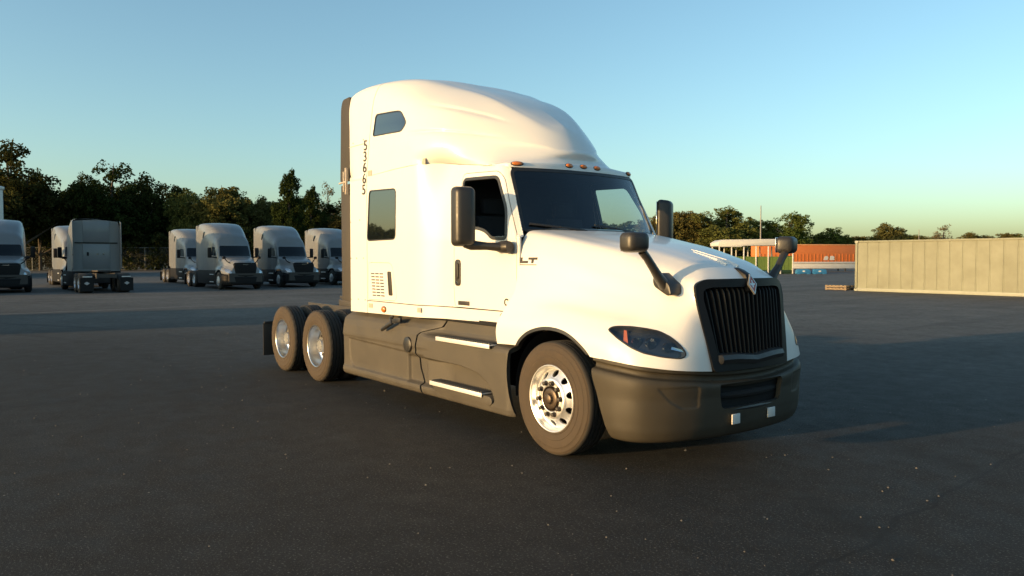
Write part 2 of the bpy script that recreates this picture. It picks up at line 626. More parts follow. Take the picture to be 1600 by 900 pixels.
FA = [
    sec(-4.13, None, [(1.172, 2.90), (1.175, 3.02), (1.178, 3.40), (1.172, 3.78), (1.10, 3.925), (.6, 3.97), (0, 3.985)]),
    sec(-4.00, None, [(1.2, 2.90), (1.2, 3.02), (1.2, 3.40), (1.192, 3.78), (1.12, 3.935), (.6, 3.985), (0, 4.0)]),
    sec(-3.40, None, [(1.2, 2.90), (1.2, 3.02), (1.198, 3.40), (1.18, 3.77), (1.09, 3.94), (.6, 4.035), (0, 4.06)]),
    sec(-2.80, None, [(1.2, 2.90), (1.2, 3.01), (1.182, 3.38), (1.11, 3.70), (.90, 3.885), (.55, 3.945), (0, 3.96)]),
    sec(-2.40, None, [(1.196, 2.90), (1.198, 3.0), (1.145, 3.32), (1.02, 3.575), (.76, 3.745), (.50, 3.80), (0, 3.815)]),
    sec(-1.98, None, [(1.03, 2.885), (1.075, 2.985), (1.02, 3.24), (.875, 3.455), (.62, 3.61), (.44, 3.648), (0, 3.66)]),
    sec(-1.70, None, [(.945, 2.85), (.925, 2.955), (.86, 3.14), (.725, 3.33), (.545, 3.475), (.40, 3.52), (0, 3.535)]),
    [(-1.42, float(Wside(-1.42, 2.765)), 2.765), (-1.42, .88, 2.825), (-1.44, .775, 2.935), (-1.45, .70, 3.07), (-1.47, .59, 3.22), (-1.49, .455, 3.35), (-1.50, .34, 3.398), (-1.50, 0, 3.425)],
    [(-1.2, float(Wside(-1.2, 2.744)), 2.744), (-1.22, .78, 2.80), (-1.235, .61, 2.915), (-1.26, .545, 3.03), (-1.30, .465, 3.155), (-1.34, .37, 3.268), (-1.37, .27, 3.325), (-1.40, 0, 3.37)],
    [(-1.05, .80, 2.750), (-1.075, .61, 2.80), (-1.08, .45, 2.90), (-1.11, .41, 2.99), (-1.16, .36, 3.09), (-1.21, .295, 3.185), (-1.26, .20, 3.25), (-1.32, 0, 3.315)],
    [(-.94, .40, 2.775), (-.975, .31, 2.825), (-.955, .25, 2.885), (-.985, .23, 2.95), (-1.035, .20, 3.035), (-1.09, .165, 3.115), (-1.16, .10, 3.195), (-1.245, 0, 3.268)],
    [(-.925, 0, 2.785), (-.945, 0, 2.83), (-.90, 0, 2.878), (-.93, 0, 2.945), (-.98, 0, 3.02), (-1.04, 0, 3.095), (-1.115, 0, 3.172), (-1.21, 0, 3.245)],
]
FA = np.array(FA) * [1, -1, 1]
FG = patch(FA, 200, 200)


def gsm(G, axis, sig, end0, end1):
    """gaussian smoothing along an axis; ends: 'odd' pins the edge, 'mir' continues across the centre plane"""
    G = np.moveaxis(G, axis, 0); k = int(3 * sig)
    def pad(A, first, mode):
        R_ = A[1:k + 1][::-1] if first else A[-k - 1:-1][::-1]
        e = A[:1] if first else A[-1:]
        return 2 * e - R_ if mode == 'odd' else R_ * np.array([1, -1, 1])
    P = np.concatenate([pad(G, True, end0), G, pad(G, False, end1)], 0)
    w_ = np.exp(-.5 * (np.arange(-k, k + 1) / sig) ** 2); w_ /= w_.sum()
    out = sum(w_[i] * P[i:i + len(G)] for i in range(2 * k + 1))
    return np.moveaxis(out, 0, axis)


for _ in range(2):
    sm = gsm(gsm(FG, 0, 4.5, 'odd', 'mir'), 1, 1.0, 'odd', 'mir')
    wt_ = sst((FG[..., 0] + 2.9) / .8)[..., None]
    wt_ = np.maximum(wt_, .25)
    vv_ = np.linspace(0, 1, FG.shape[1])[None, :, None]
    FG = FG * (1 - wt_ * np.minimum(1, vv_ / .05)) + sm * wt_ * np.minimum(1, vv_ / .05)
FG[..., 1] = np.maximum(FG[..., 1], -1.2)
# two soft feature lines pressed into the fairing side
xx, zz = FG[..., 0], FG[..., 2]
for (lx, lz), dep in (((-2.45, -1.95, -1.65, -1.45, -1.3), (3.555, 3.43, 3.33, 3.25, 3.19)), 0.022), (((-2.75, -2.1, -1.75, -1.5, -1.35), (3.235, 3.19, 3.14, 3.09, 3.05)), 0.018):
    zl = np.interp(xx, lx, lz)
    f = sst((xx - lx[0]) / 0.5) * sst((lx[-1] - xx) / 0.30) * sst((np.abs(FG[..., 1]) - 0.50) / .2)
    FG[..., 1] += dep * f * np.exp(-((zz - zl) / 0.020) ** 2)
FAIR = surf(FG, (0.2, -1, 0.4))


def fseam(z): return np.interp(z, [2.7, 2.81, 3.3, 3.9, 4.2], [-3.61, -3.60, -3.50, -3.37, -3.34])


UWIN = rnd_poly([(-3.42, 3.285), (-3.345, 3.548), (-2.765, 3.515), (-2.612, 3.345), (-2.70, 3.255)], [.04, .05, .07, .05, .06])
fr_f = FAIR.trim(lambda V: -(V[:, 0] - fseam(V[:, 2]) - G_)).trim(lambda V: np.where(V[:, 1] < -0.7, -psdf(XZ(V), UWIN), -1))
fr_r = FAIR.trim(lambda V: V[:, 0] - fseam(V[:, 2]) + G_)
# the fairing crosses the centre line as one piece: join right and mirrored left


def join_mirror(s, name, m, thick=0.02, parent=T):
    a = s; b = s.mirror()
    o = Surf.__new__(Surf)
    o.V = np.r_[a.V, b.V]; o.N = np.r_[a.N, b.N]; o.T = np.r_[a.T, b.T + len(a.V)]
    cm = np.abs(o.V[:, 1]) < 1e-5
    o.N[cm] *= [1, 0, 1]
    key = {}
    remap = np.arange(len(o.V))
    for i in np.where(cm)[0]:
        k = tuple(np.round(o.V[i], 5))
        remap[i] = key.setdefault(k, i)
    o.T = remap[o.T]
    u, inv = np.unique(o.T.ravel(), return_inverse=True)
    o.V = o.V[u]; o.N = o.N[u]; o.T = inv.reshape(-1, 3)
    o.N /= np.linalg.norm(o.N, axis=1, keepdims=True) + 1e-12
    return o.panel(name, m, parent, thick)


def fair_y(x, z):
    d = (FAIR.V[:, 0] - x) ** 2 + (FAIR.V[:, 2] - z) ** 2 + np.where(FAIR.V[:, 1] > -.6, 9, 0)
    return float(-FAIR.V[int(np.argmin(d)), 1])


fairing = join_mirror(fr_f, 'roof_fairing', PAINT)
for sg_ in (-1, 1):
    MB().box((-3.842, sg_ * 1.1995, 2.808), (.472, .006, .05)).build('cover_strip', PAINT, T, bevel=.002)
rear_cap = join_mirror(fr_r, 'rear_roof_cap', PAINT)
fb = FAIR.offset(-0.012).trim(lambda V: np.abs(V[:, 0] - fseam(V[:, 2])) - 0.02)
join_mirror(fb, 'roof_seam_strip', GAPM, 0)
uf = FAIR.offset(0.003).trim(lambda V: np.where(V[:, 1] < -0.7, psdf(XZ(V), UWIN) - 0.003, 1)).trim(lambda V: -(psdf(XZ(V), UWIN) + 0.012))
ug = FAIR.offset(-0.003).trim(lambda V: np.where(V[:, 1] < -0.7, psdf(XZ(V), UWIN) + 0.006, 1))
both(uf, 'upper_window_frame', BLACKP, 0.02, parent=fairing)
both(ug, 'upper_window', GLASSS, 0, parent=fairing)
# horizontal rear-panel seam with its screw heads
for sg_ in (-1, 1):
    MB().box((-3.86, sg_ * 1.2025, 3.228), (0.48, 0.004, 0.006)).build('panel_seam', TAG, T)
    for x, z in ((-4.07, 1.24), (-3.86, 1.25), (-3.66, 1.25), (-4.07, 2.25), (-3.80, 2.27), (-3.98, 3.27), (-3.68, 3.28), (-3.9, 1.78), (-4.06, 1.78), (-3.70, 1.78)):
        MB().lathe([(0.0001, 0), (0.009, 0), (0.010, 0.004 * -sg_)], (x, sg_ * 1.205, z), 'y', 10).build('screw', TAG, T)
# flat back wall of the sleeper
bw = [(-1.15, 1.1), (1.15, 1.1), (1.15, 2.8), (1.165, 3.4), (1.16, 3.78), (1.08, 3.90), (0, 3.965), (-1.08, 3.90), (-1.16, 3.78), (-1.165, 3.4), (-1.15, 2.8)]
MB().prism(bw, -4.12, -4.09, 'x').build('back_wall', PAINT, T)
MB().box((-2.4, 0, 1.11), (3.4, 2.1, 0.04)).build('cab_floor', DARK, T)
# dark side extenders behind the sleeper, upper and lower leaf, with the grab handle between
for sg_ in (-1, 1):
    for poly in (rnd_poly([(-4.135, 2.80), (-4.135, 3.90), (-4.36, 3.89), (-4.41, 3.78), (-4.45, 2.81)], [.01, .03, .09, .05, .02], 4),
                 rnd_poly([(-4.135, 1.20), (-4.135, 2.765), (-4.43, 2.755), (-4.42, 1.22)], .02, 4)):
        MB().prism(poly, sg_ * 1.135, sg_ * 1.172, 'y').build('side_extender', EXTM, T, bevel=0.006)
    gh = MB()
    gh.bar((-4.17, sg_ * 1.215, 2.62), (-4.17, sg_ * 1.215, 2.97), 0.03, 0.03, (0, 1, 0))
    gh.bar((-4.27, sg_ * 1.20, 2.66), (-4.27, sg_ * 1.20, 2.93), 0.026, 0.026, (0, 1, 0))
    gh.bar((-4.17, sg_ * 1.21, 2.79), (-4.44, sg_ * 1.19, 2.785), 0.022, 0.022)
    gh.build('grab_handle', TAG, T, bevel=0.005)

# ---- windshield, header, pillars
def ws_pt(y, z):
    t = (z - 2.03) / 0.68
    xc = -0.51 - 0.355 * t
    hb = 0.205 - 0.03 * t
    return xc - hb * (abs(y) / 0.93) ** 2.3


yy = np.linspace(-0.965, 0.965, 90); tz = np.linspace(0, 1, 50)
Yg, Tz = np.meshgrid(yy, tz, indexing='ij')
wid = 0.95 - 0.06 * Tz
Yg = Yg / 0.965 * wid
Zg = 2.02 + Tz * (0.69 - 0.0 * Yg)
Xg = -0.51 - 0.36 * Tz - (0.205 - 0.03 * Tz) * (np.abs(Yg) / 0.93) ** 2.3
WS = surf(np.stack([Xg, Yg, Zg], -1), (1, 0, 0.4))
WSP = rnd_poly([(-0.935, 2.035), (-0.877, 2.70), (0.877, 2.70), (0.935, 2.035)], .07)
WS.trim(lambda V: psdf(YZ(V), WSP) + 0.004).panel('windshield', GLASSW, T, 0)
WS.offset(0.004).trim(lambda V: psdf(YZ(V), WSP) - 0.001).trim(lambda V: -(psdf(YZ(V), WSP) + 0.03)).panel('windshield_seal', BLACKP, T, 0.02)
# header strip under the fairing nose
bot_ = [(ws_pt(0, 2.705), 0, 2.705), (ws_pt(.3, 2.705), .3, 2.705), (ws_pt(.6, 2.705), .6, 2.705), (ws_pt(.8, 2.705), .8, 2.706), (-1.03, .875, 2.711), (-1.13, .893, 2.724), (-1.27, .914, 2.740), (-1.43, .928, 2.755)]
top_ = [(-.925, 0, 2.788), (-.94, .40, 2.778), (-1.01, .68, 2.762), (-1.05, .80, 2.753), (-1.12, .865, 2.749), (-1.2, .905, 2.748), (-1.31, .917, 2.757), (-1.44, .93, 2.768)]
Hn = []
for b_, t_ in zip(bot_, top_):
    b_ = np.array(b_) * [1, -1, 1]; t_ = np.array(t_) * [1, -1, 1]
    mid = (b_ + t_) / 2 + np.array([0.018, -0.006 if b_[1] < -.7 else 0, 0.022]) * (1 if b_[0] > -1.1 else .4)
    Hn.append([b_, mid, t_])
HG_ = hermite(hermite(np.array(Hn), 50, 0), 12, 1)
HDR = surf(HG_, (1, -.3, 0.5))
join_mirror(HDR, 'header_panel', PAINT, 0.02)


def amber_oval(c, nrm, a, b, parent=T, name='marker_light', m=AMBER):
    """oval lamp on a dark base"""
    nrm = Vector(nrm).normalized()
    u = Vector((0, 0, 1)).cross(nrm).normalized(); v = nrm.cross(u)
    V = []; F = []
    n = 20; rings = [(1.0, 0), (0.97, 0.35), (0.8, 0.75), (0.45, 0.96), (0.0, 1.0)]
    for r, h in rings:
        for k in range(n):
            t = 2 * math.pi * k / n
            V.append(Vector(c) + u * (a * r * math.cos(t)) + v * (b * r * math.sin(t)) + nrm * (h * 0.022))
    for i in range(len(rings) - 1):
        for k in range(n):
            F.append((i * n + k, i * n + (k + 1) % n, (i + 1) * n + (k + 1) % n, (i + 1) * n + k))
    o = mk(name, V, F, m, parent)
    V = []; F = []
    for r, h in ((1.18, -0.3), (1.18, 0.12), (0.98, 0.22), (0.9, 0.2)):
        for k in range(n):
            t = 2 * math.pi * k / n
            V.append(Vector(c) + u * (a * r * math.cos(t)) + v * (b * r * math.sin(t)) + nrm * (h * 0.022))
    for i in range(3):
        for k in range(n):
            F.append((i * n + k, i * n + (k + 1) % n, (i + 1) * n + (k + 1) % n, (i + 1) * n + k))
    mk('lamp_base', V, F, BLACKP, o)
    return o


for y in (-0.80, -0.20, 0.0, 0.20, 0.80):
    k_ = int(np.argmin(np.abs(HG_[:, 4, 1] + abs(y))))
    p_ = HG_[k_, 4] * [1, 1 if y < 0 else -1, 1]
    amber_oval(p_, (1, 0.9 * y ** 3, 0.45), 0.058 if abs(y) > .5 else 0.045, 0.022)
for sg_ in (-1, 1):
    amber_oval((-3.15, sg_ * 1.202, 1.155), (0, sg_, 0), 0.055, 0.034)
    amber_oval((-0.905, sg_ * (Wside(-0.905, 1.195) + 0.004), 1.195), (0, sg_, 0), 0.05, 0.032)

# ---- wipers parked at the foot of the glass
for y0, y1 in ((-.30, -.86), (.42, -.14)):
    wp = MB()
    yy_ = np.linspace(y0, y1, 9)
    wp.tube([(ws_pt(y, 2.06 + .06 * i / 8) + .022, y, 2.06 + .06 * i / 8) for i, y in enumerate(yy_)], .011, 6)
    wp.tube([(ws_pt(y0 + .1, 2.03) + .03, y0 + .10, 2.035), (ws_pt((y0 + y1) / 2, 2.09) + .035, (y0 + y1) / 2, 2.092)], .010, 6)
    wp.build('wiper', BLACKP, T)

# ---- cab interior
dash = MB()
dash.prism(rnd_poly([(-1.02, 1.2), (-1.02, 1.82), (-0.92, 1.93), (-0.62, 1.99), (-0.60, 1.2)], .05, 4), -0.93, 0.93, 'y')
dash.build('dashboard', TRIMD, T)
MB().prism([(-2.02, 1.12), (-2.02, 2.72), (-1.98, 2.72), (-1.98, 1.12)], -.90, .90, 'y').build('sleeper_curtain', TRIMD, T)
MB().box((-1.5, 0, 2.705), (.9, 1.7, 0.02)).build('headliner', TRIMD, T)
for y in (-0.52, 0.52):
    s_ = MB()
    s_.box((-1.42, y, 1.52), (0.50, 0.52, 0.14)); s_.box((-1.44, y, 1.30), (0.34, 0.36, 0.32))
    so = s_.build('seat', SEATM, T, bevel=0.04, seg=3)
    MB().prism(rnd_poly([(-1.60, 1.55), (-1.74, 2.25), (-1.86, 2.25), (-1.76, 1.55)], .04, 4), y - 0.25, y + 0.25, 'y').build('seat_back', SEATM, so, bevel=0.03)
    MB().box((-1.83, y, 2.36), (0.10, 0.28, 0.18)).build('headrest', SEATM, so, bevel=0.03)
sw = MB()
cw = Vector((-1.05, 0.52, 1.93)); M = Matrix.Rotation(R(-55), 3, 'Y')
sw.tube([cw + M @ Vector((0.22 * math.cos(t), 0.22 * math.sin(t), 0)) for t in np.linspace(0, 2 * math.pi, 33)], 0.016, 8, cap=False)
sw.tube([cw + M @ Vector((-.21, 0, 0)), cw + M @ Vector((.21, 0, 0))], 0.014, 6)
sw.tube([cw, Vector((-0.88, 0.52, 1.75))], 0.03, 8)
sw.build('steering_wheel', BLACKP, T)

# ---- hood: sections fanned from the cowl to the grille opening
HD = [
    [(-.69, 0, 2.085), (-.69, .35, 2.082), (-.69, .68, 2.068), (-.69, .87, 2.042), (-.69, .968, 1.935), (-.692, 1.018, 1.72), (-.70, 1.045, 1.46), (-.80, 1.09, 1.29), (-.88, 1.13, 1.14), (-.86, 1.145, .935)],
    [(-.32, 0, 2.025), (-.32, .34, 2.022), (-.32, .66, 2.006), (-.32, .83, 1.975), (-.32, .935, 1.84), (-.32, .995, 1.63), (-.33, 1.035, 1.42), (-.40, 1.095, 1.29), (-.45, 1.15, 1.17), (-.50, 1.165, .95)],
    [(.05, 0, 1.965), (.05, .33, 1.96), (.05, .62, 1.938), (.05, .785, 1.898), (.05, .885, 1.745), (.05, .945, 1.54), (.04, 1.0, 1.385), (.02, 1.09, 1.29), (0, 1.155, 1.17), (-.02, 1.17, .95)],
    [(.40, 0, 1.905), (.40, .32, 1.897), (.40, .57, 1.870), (.40, .72, 1.815), (.40, .805, 1.645), (.40, .873, 1.46), (.40, .95, 1.335), (.40, 1.06, 1.25), (.40, 1.135, 1.14), (.42, 1.16, .945)],
    [(.70, 0, 1.835), (.70, .31, 1.825), (.70, .51, 1.790), (.71, .65, 1.715), (.72, .725, 1.555), (.73, .793, 1.405), (.75, .88, 1.295), (.76, 1.0, 1.21), (.76, 1.09, 1.11), (.77, 1.13, .928)],
    [(.98, 0, 1.750), (.97, .31, 1.742), (.955, .47, 1.712), (.955, .59, 1.640), (.97, .655, 1.505), (.99, .725, 1.37), (1.01, .81, 1.26), (1.02, .90, 1.165), (1.02, .98, 1.06), (1.03, 1.045, .905)],
    [(1.13, 0, 1.682), (1.10, .31, 1.676), (1.06, .465, 1.655), (1.06, .568, 1.590), (1.09, .61, 1.475), (1.12, .65, 1.35), (1.15, .70, 1.235), (1.17, .75, 1.12), (1.185, .79, 1.02), (1.20, .82, .875)],
    [(1.225, 0, 1.60), (1.19, .31, 1.60), (1.145, .50, 1.595), (1.13, .583, 1.555), (1.15, .597, 1.46), (1.175, .588, 1.34), (1.20, .568, 1.22), (1.225, .548, 1.10), (1.243, .53, .99), (1.262, .505, .85)],
]
HD = np.array(HD) * [1, -1, 1]
HG = patch(HD, 170, 130)
HOOD = surf(HG, (0.3, -1, 0.6))
ARCH = np.array([(-.555, .92), (-.507, .99), (-.388, 1.078), (-.216, 1.139), (-.013, 1.159), (.206, 1.125), (.374, 1.044), (.479, .965), (.525, .91)])
ARCH = np.r_[[(-.575, .30), (-.57, .80)], hermite(ARCH[:, None, :], 40, 0)[:, 0, :], [(.55, .80), (.56, .30)]]


def AB(V): return np.c_[(V[:, 0] + V[:, 1]) / math.sqrt(2), V[:, 2]]


# headlight outline on the diagonal plane a=(x+y)/sqrt2 (right side), b=z
HLP = np.array([(-.318, 1.180), (-.285, 1.203), (-.235, 1.213), (-.12, 1.215), (.0, 1.205), (.10, 1.188), (.19, 1.145), (.265, 1.085), (.315, 1.020), (.313, .985), (.27, .968), (.12, .983), (-.03, 1.012), (-.13, 1.050), (-.23, 1.110)])
HLP = rnd_poly(HLP, .03, 3)
is_side = lambda V: (V[:, 1] < -0.4)
hood = HOOD.trim(lambda V: -psdf(XZ(V), ARCH)).trim(lambda V: np.where(is_side(V), -psdf(AB(V), HLP), -1))
hd = join_mirror(hood, 'hood', PAINT, 0.025)
tr = HOOD.offset(-0.004).trim(lambda V: psdf(XZ(V), ARCH) - 0.0).trim(lambda V: -(psdf(XZ(V), ARCH) + 0.03))  .trim(lambda V: -(V[:, 2] - .955))
both(tr, 'wheel_arch_trim', BLACKP, 0.05)
# headlights: bowl, lens, projectors, amber reflector
lensS = HOOD.offset(0.002).trim(lambda V: np.where(is_side(V), psdf(AB(V), HLP) + 0.003, 1))
rimS = HOOD.offset(0.004).trim(lambda V: np.where(is_side(V), psdf(AB(V), HLP) - 0.002, 1)).trim(lambda V: -(psdf(AB(V), HLP) + 0.008))
bowlS = HOOD.offset(-0.055).trim(lambda V: np.where(is_side(V), psdf(AB(V), HLP) - 0.03, 1))


def hood_pt(a, b, off=0.0):
    q = AB(HOOD.V); ok = is_side(HOOD.V)
    d = np.where(ok, (q[:, 0] - a) ** 2 + (q[:, 1] - b) ** 2, 9)
    i = int(np.argmin(d))
    return HOOD.V[i] + HOOD.N[i] * off, HOOD.N[i]


for mir in (0, 1):
    f = (lambda s: s.mirror()) if mir else (lambda s: s)
    h = f(bowlS).panel('headlight', HLIN, T, 0)
    f(lensS).panel('lens', LENS, h, 0)
    f(rimS).panel('lens_rim', BLACKP, h, 0.06)
    ms = np.array([1, -1, 1]) if mir else np.ones(3)
    for (a, b, r_) in ((-.10, 1.115, .045), (.03, 1.11, .047), (.17, 1.07, .04)):
        p, n = hood_pt(a, b, -0.05)
        n = np.array([0.93, -0.36, 0.0]) * ms; p = p * ms
        pr = MB()
        p = Vector(p); n = Vector(n).normalized()
        pr.tube([p, p + n * 0.03], [r_, r_ * 0.98], 20, cap=False)
        pr.tube([p + n * 0.03, p + n * 0.032, p + n * 0.012], [r_ * 0.98, r_ * 0.82, r_ * 0.75], 20)
        pr.build('projector_ring', mat('dim_chrome', (0.25, 0.27, 0.30), 0.2, metal=1.0), h)
    pa = [hood_pt(a, b, -0.02)[0] * ms for a, b in ((-.19, 1.195), (-.165, 1.195), (-.155, 1.09), (-.195, 1.105))]
    mk('turn_reflector', pa, [(0, 1, 2, 3)], mat('amber_reflector', (0.60, 0.15, 0.06), 0.3), h, False)
    pa = [hood_pt(a, b, -0.012)[0] * ms for a, b in ((.20, 1.065), (.29, 1.045), (.30, 1.025), (.20, 1.045))]
    mk('light_bar', pa, [(0, 1, 2, 3)], CHROME, h, False)

# raised spears on the hood centre
for (x0, x1, y0, y1, ww) in ((0.62, 1.10, -0.015, 0.03, 0.042), (0.70, 1.07, -0.085, -0.085, 0.03)):
    V = []
    zf = lambda x: float(np.interp(x, [.40, .70, .98, 1.13, 1.225], [1.912, 1.835, 1.748, 1.678, 1.60]))
    for t in np.linspace(0, 1, 9):
        x = x0 + (x1 - x0) * t; y = y0 + (y1 - y0) * t; q = ww * (0.08 + 0.92 * t); zc = zf(x)
        V += [(x, y - q, zc - 0.012), (x, y + q * 0.2, zc + 0.004 + 0.022 * t), (x, y + q, zc - 0.006)]
    F = []
    for i in range(8):
        for k in range(2): F.append((i * 3 + k, i * 3 + 3 + k, i * 3 + 4 + k, i * 3 + 1 + k))
    F.append((24, 25, 26))
    mk('hood_spear', V, F, PAINT, hd, True, angle=30)

# ---- grille
GO = rnd_poly([(-.505, .845), (-.532, .99), (-.57, 1.22), (-.60, 1.46), (-.588, 1.56), (-.49, 1.603), (0, 1.606), (.49, 1.603), (.588, 1.56), (.60, 1.46), (.57, 1.22), (.532, .99), (.505, .845)], .04, 4)
GI = rnd_poly([(-.44, .955), (-.475, 1.15), (-.53, 1.44), (-.52, 1.515), (-.44, 1.535), (.44, 1.535), (.52, 1.515), (.53, 1.44), (.475, 1.15), (.44, .955)], .03, 4)


def xg(y, z):
    t = (np.asarray(z) - 0.85) / 0.75
    return 1.262 - 0.13 * t + (0.05 + 0.05 * t) * (1 - np.clip(np.abs(y) / 0.58, 0, 1) ** 2)


ya = np.linspace(-.62, .62, 120); za = np.linspace(.83, 1.62, 90)
Yg, Zg = np.meshgrid(ya, za, indexing='ij')
GR = surf(np.stack([xg(Yg, Zg), Yg, Zg], -1), (1, 0, 0))
gril = GR.offset(0.012).trim(lambda V: psdf(YZ(V), GO)).trim(lambda V: -psdf(YZ(V), GI)).panel('grille', GRILLE, T, 0.09)
GR.offset(-0.075).trim(lambda V: psdf(YZ(V), GO)).panel('grille_backing', DARK, gril, 0)
NB = 17
for i in range(NB):
    yt = -0.485 + 0.97 * i / (NB - 1)
    V = []; F = []
    zz_ = np.linspace(0.93, 1.55, 12)
    for z in zz_:
        y = yt * (0.86 + 0.14 * (z - 0.93) / 0.62)
        xf = float(xg(y, z)) - 0.004 - 0.03 * max(0, (z - 1.47) / 0.08) ** 2
        for dx, dy in ((-.06, -.010), (-.015, -.010), (0, -.004), (0, .004), (-.015, .010), (-.06, .010)):
            V.append((xf + dx, y + dy, z))
    for k in range(len(zz_) - 1):
        for j in range(5):
            F.append((k * 6 + j, k * 6 + j + 1, k * 6 + 7 + j, k * 6 + 6 + j))
    mk('grille_bar', V, F, GRILLE, gril, True, angle=40)
lb = []; F = []
ys = np.linspace(-.465, .465, 21)
for y in ys:
    q_ = min(1.0, (.475 - abs(y)) / .06 + .12)
    xq = float(xg(y, .95)) + 0.012 - .03 * (1 - q_)
    zc = 0.972 - 0.022 * (abs(y) < .25) * (1 - abs(y) / .25)
    lb += [(xq - .05, y, zc + .022), (xq + .014 * q_, y, zc + .006), (xq + .030 * q_, y, zc - .030), (xq + .018 * q_, y, zc - .064), (xq - .05, y, zc - .066)]
for i in range(20):
    for j in range(4): F.append((i * 5 + j, i * 5 + 5 + j, i * 5 + 6 + j, i * 5 + 1 + j))
F += [(0, 1, 2, 3, 4), (104, 103, 102, 101, 100)]
mk('lower_grille_bar', lb, [f[::-1] for f in F], BLACKP, gril, True, angle=30)
# emblem on its crest
em = MB()
em.prism([(1.10, 1.700), (1.165, 1.678), (1.235, 1.640), (1.262, 1.570), (1.270, 1.49), (1.20, 1.48), (1.11, 1.60)], -0.042, 0.042, 'y')
emo = em.build('emblem', GRILLE, T, bevel=0.014)
ec = Vector((1.274, 0, 1.556)); eu = Vector((0, 1, 0)); ev = Vector((-0.32, 0, 1)).normalized(); en = eu.cross(ev)


def ering(a, b, a2, b2, h, name, m):
    P = [(a, 0), (0, b), (-a, 0), (0, -b)]; Q = [(a2, 0), (0, b2), (-a2, 0), (0, -b2)]
    V = [ec + eu * p + ev * q + en * h for p, q in P] + [ec + eu * p + ev * q + en * h for p, q in Q] + [ec + eu * p + ev * q - en * 0.012 for p, q in P]
    F = [(i, (i + 1) % 4, 4 + (i + 1) % 4, 4 + i) for i in range(4)] + [(i, 8 + i, 8 + (i + 1) % 4, (i + 1) % 4) for i in range(4)]
    mk(name, V, F, m, emo, False)


ering(.056, .090, .046, .074, .004, 'emblem_frame', mat('satin_silver', (.45, .44, .43), .35, metal=.8))
mk('emblem_field', [ec + eu * p + ev * q + en * 0.001 for p, q in ((.05, 0), (0, .074), (-.05, 0), (0, -.074))], [(0, 1, 2, 3)], REDL, emo, False)
mk('emblem_mark', [ec + eu * p + ev * q + en * 0.003 for p, q in ((.008, .035), (-.008, .035), (-.008, .008), (-.036, .008), (-.030, -.010), (-.010, -.010), (-.010, -.03), (.010, -.03), (.010, -.010), (.030, -.010), (.036, .008), (.008, .008))],
   [tuple(range(12))], mat('satin_silver', (.45, .44, .43), .35), emo, False)

# ---- bumper
BS = [(.53, 1.165, .945), (.80, 1.157, .928), (1.01, 1.082, .906), (1.135, .92, .885), (1.215, .72, .868), (1.262, .48, .846), (1.292, .24, .835), (1.302, 0, .832)]
prof = [(.02, 0, 'r'), (.016, -.028, 'r'), (.048, -.040, 'r'), (.048, -.078, 'r'), (.004, -.094, 'r'), (-.008, .62, 'a'), (-.002, .45, 'a'), (.012, .36, 'a'), (.05, .292, 'a'), (.11, .272, 'a')]
BG = []
for k, (x, y, zt) in enumerate(BS):
    nx, ny = [(0, 1), (.12, 1), (.55, .83), (.85, .55), (.95, .3), (.98, .15), (1, .06), (1, 0)][k]
    row = []
    for o_, z, md in prof:
        zz_ = zt + z if md == 'r' else z
        sh = 0.0
        if k < 2: sh = 0.20 * max(0, (.86 - zz_) / .58) * (1, .35)[k]
        row.append((x - nx * o_ + sh, -(y - ny * o_), zz_))
    BG.append(row)
BGd = patch(np.array(BG), 150, 90)
d = psdf(BGd.reshape(-1, 3)[:, [1, 2]], rnd_poly([(-1.0, .74), (-.64, .74), (-.64, .56), (-.80, .56), (-.90, .62)], .03, 3)).reshape(BGd.shape[:2])
BGd[..., 0] -= 0.006 * sst(-d / 0.022 + 0.3) * (BGd[..., 0] > 1.0)
BGd[..., 1] += 0.003 * sst(-d / 0.022 + 0.3) * (BGd[..., 0] > 1.0)
BMP = surf(BGd, (0.6, -0.6, 0))
BREC = rnd_poly([(-.40, .53), (-.435, .735), (.1, .735), (.1, .53)], .04, 4)
bm_ = BMP.trim(lambda V: np.where(V[:, 0] > 1.1, -psdf(YZ(V), BREC), -1))
bump = join_mirror(bm_, 'bumper', BUMPM, 0.04)
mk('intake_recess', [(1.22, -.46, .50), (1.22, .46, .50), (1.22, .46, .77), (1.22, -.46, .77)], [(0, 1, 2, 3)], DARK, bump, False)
MB().tube([(1.195 + .07 * (1 - (y / .45) ** 2), y, .63) for y in np.linspace(-.43, .43, 13)], .03, 8).build('intake_bar', DARK, bump)
lip = MB()
lip.tube([(1.245 + .05 * (1 - (y / .45) ** 2), y, .515) for y in np.linspace(-.42, .42, 17)], .020, 8)
lip.build('intake_lip', BLACKP, bump)
for y in (-.246, .246):
    MB().box((1.305, y, .435), (.012, .105, .085)).build('tow_cover', PLATE, bump, bevel=0.004)

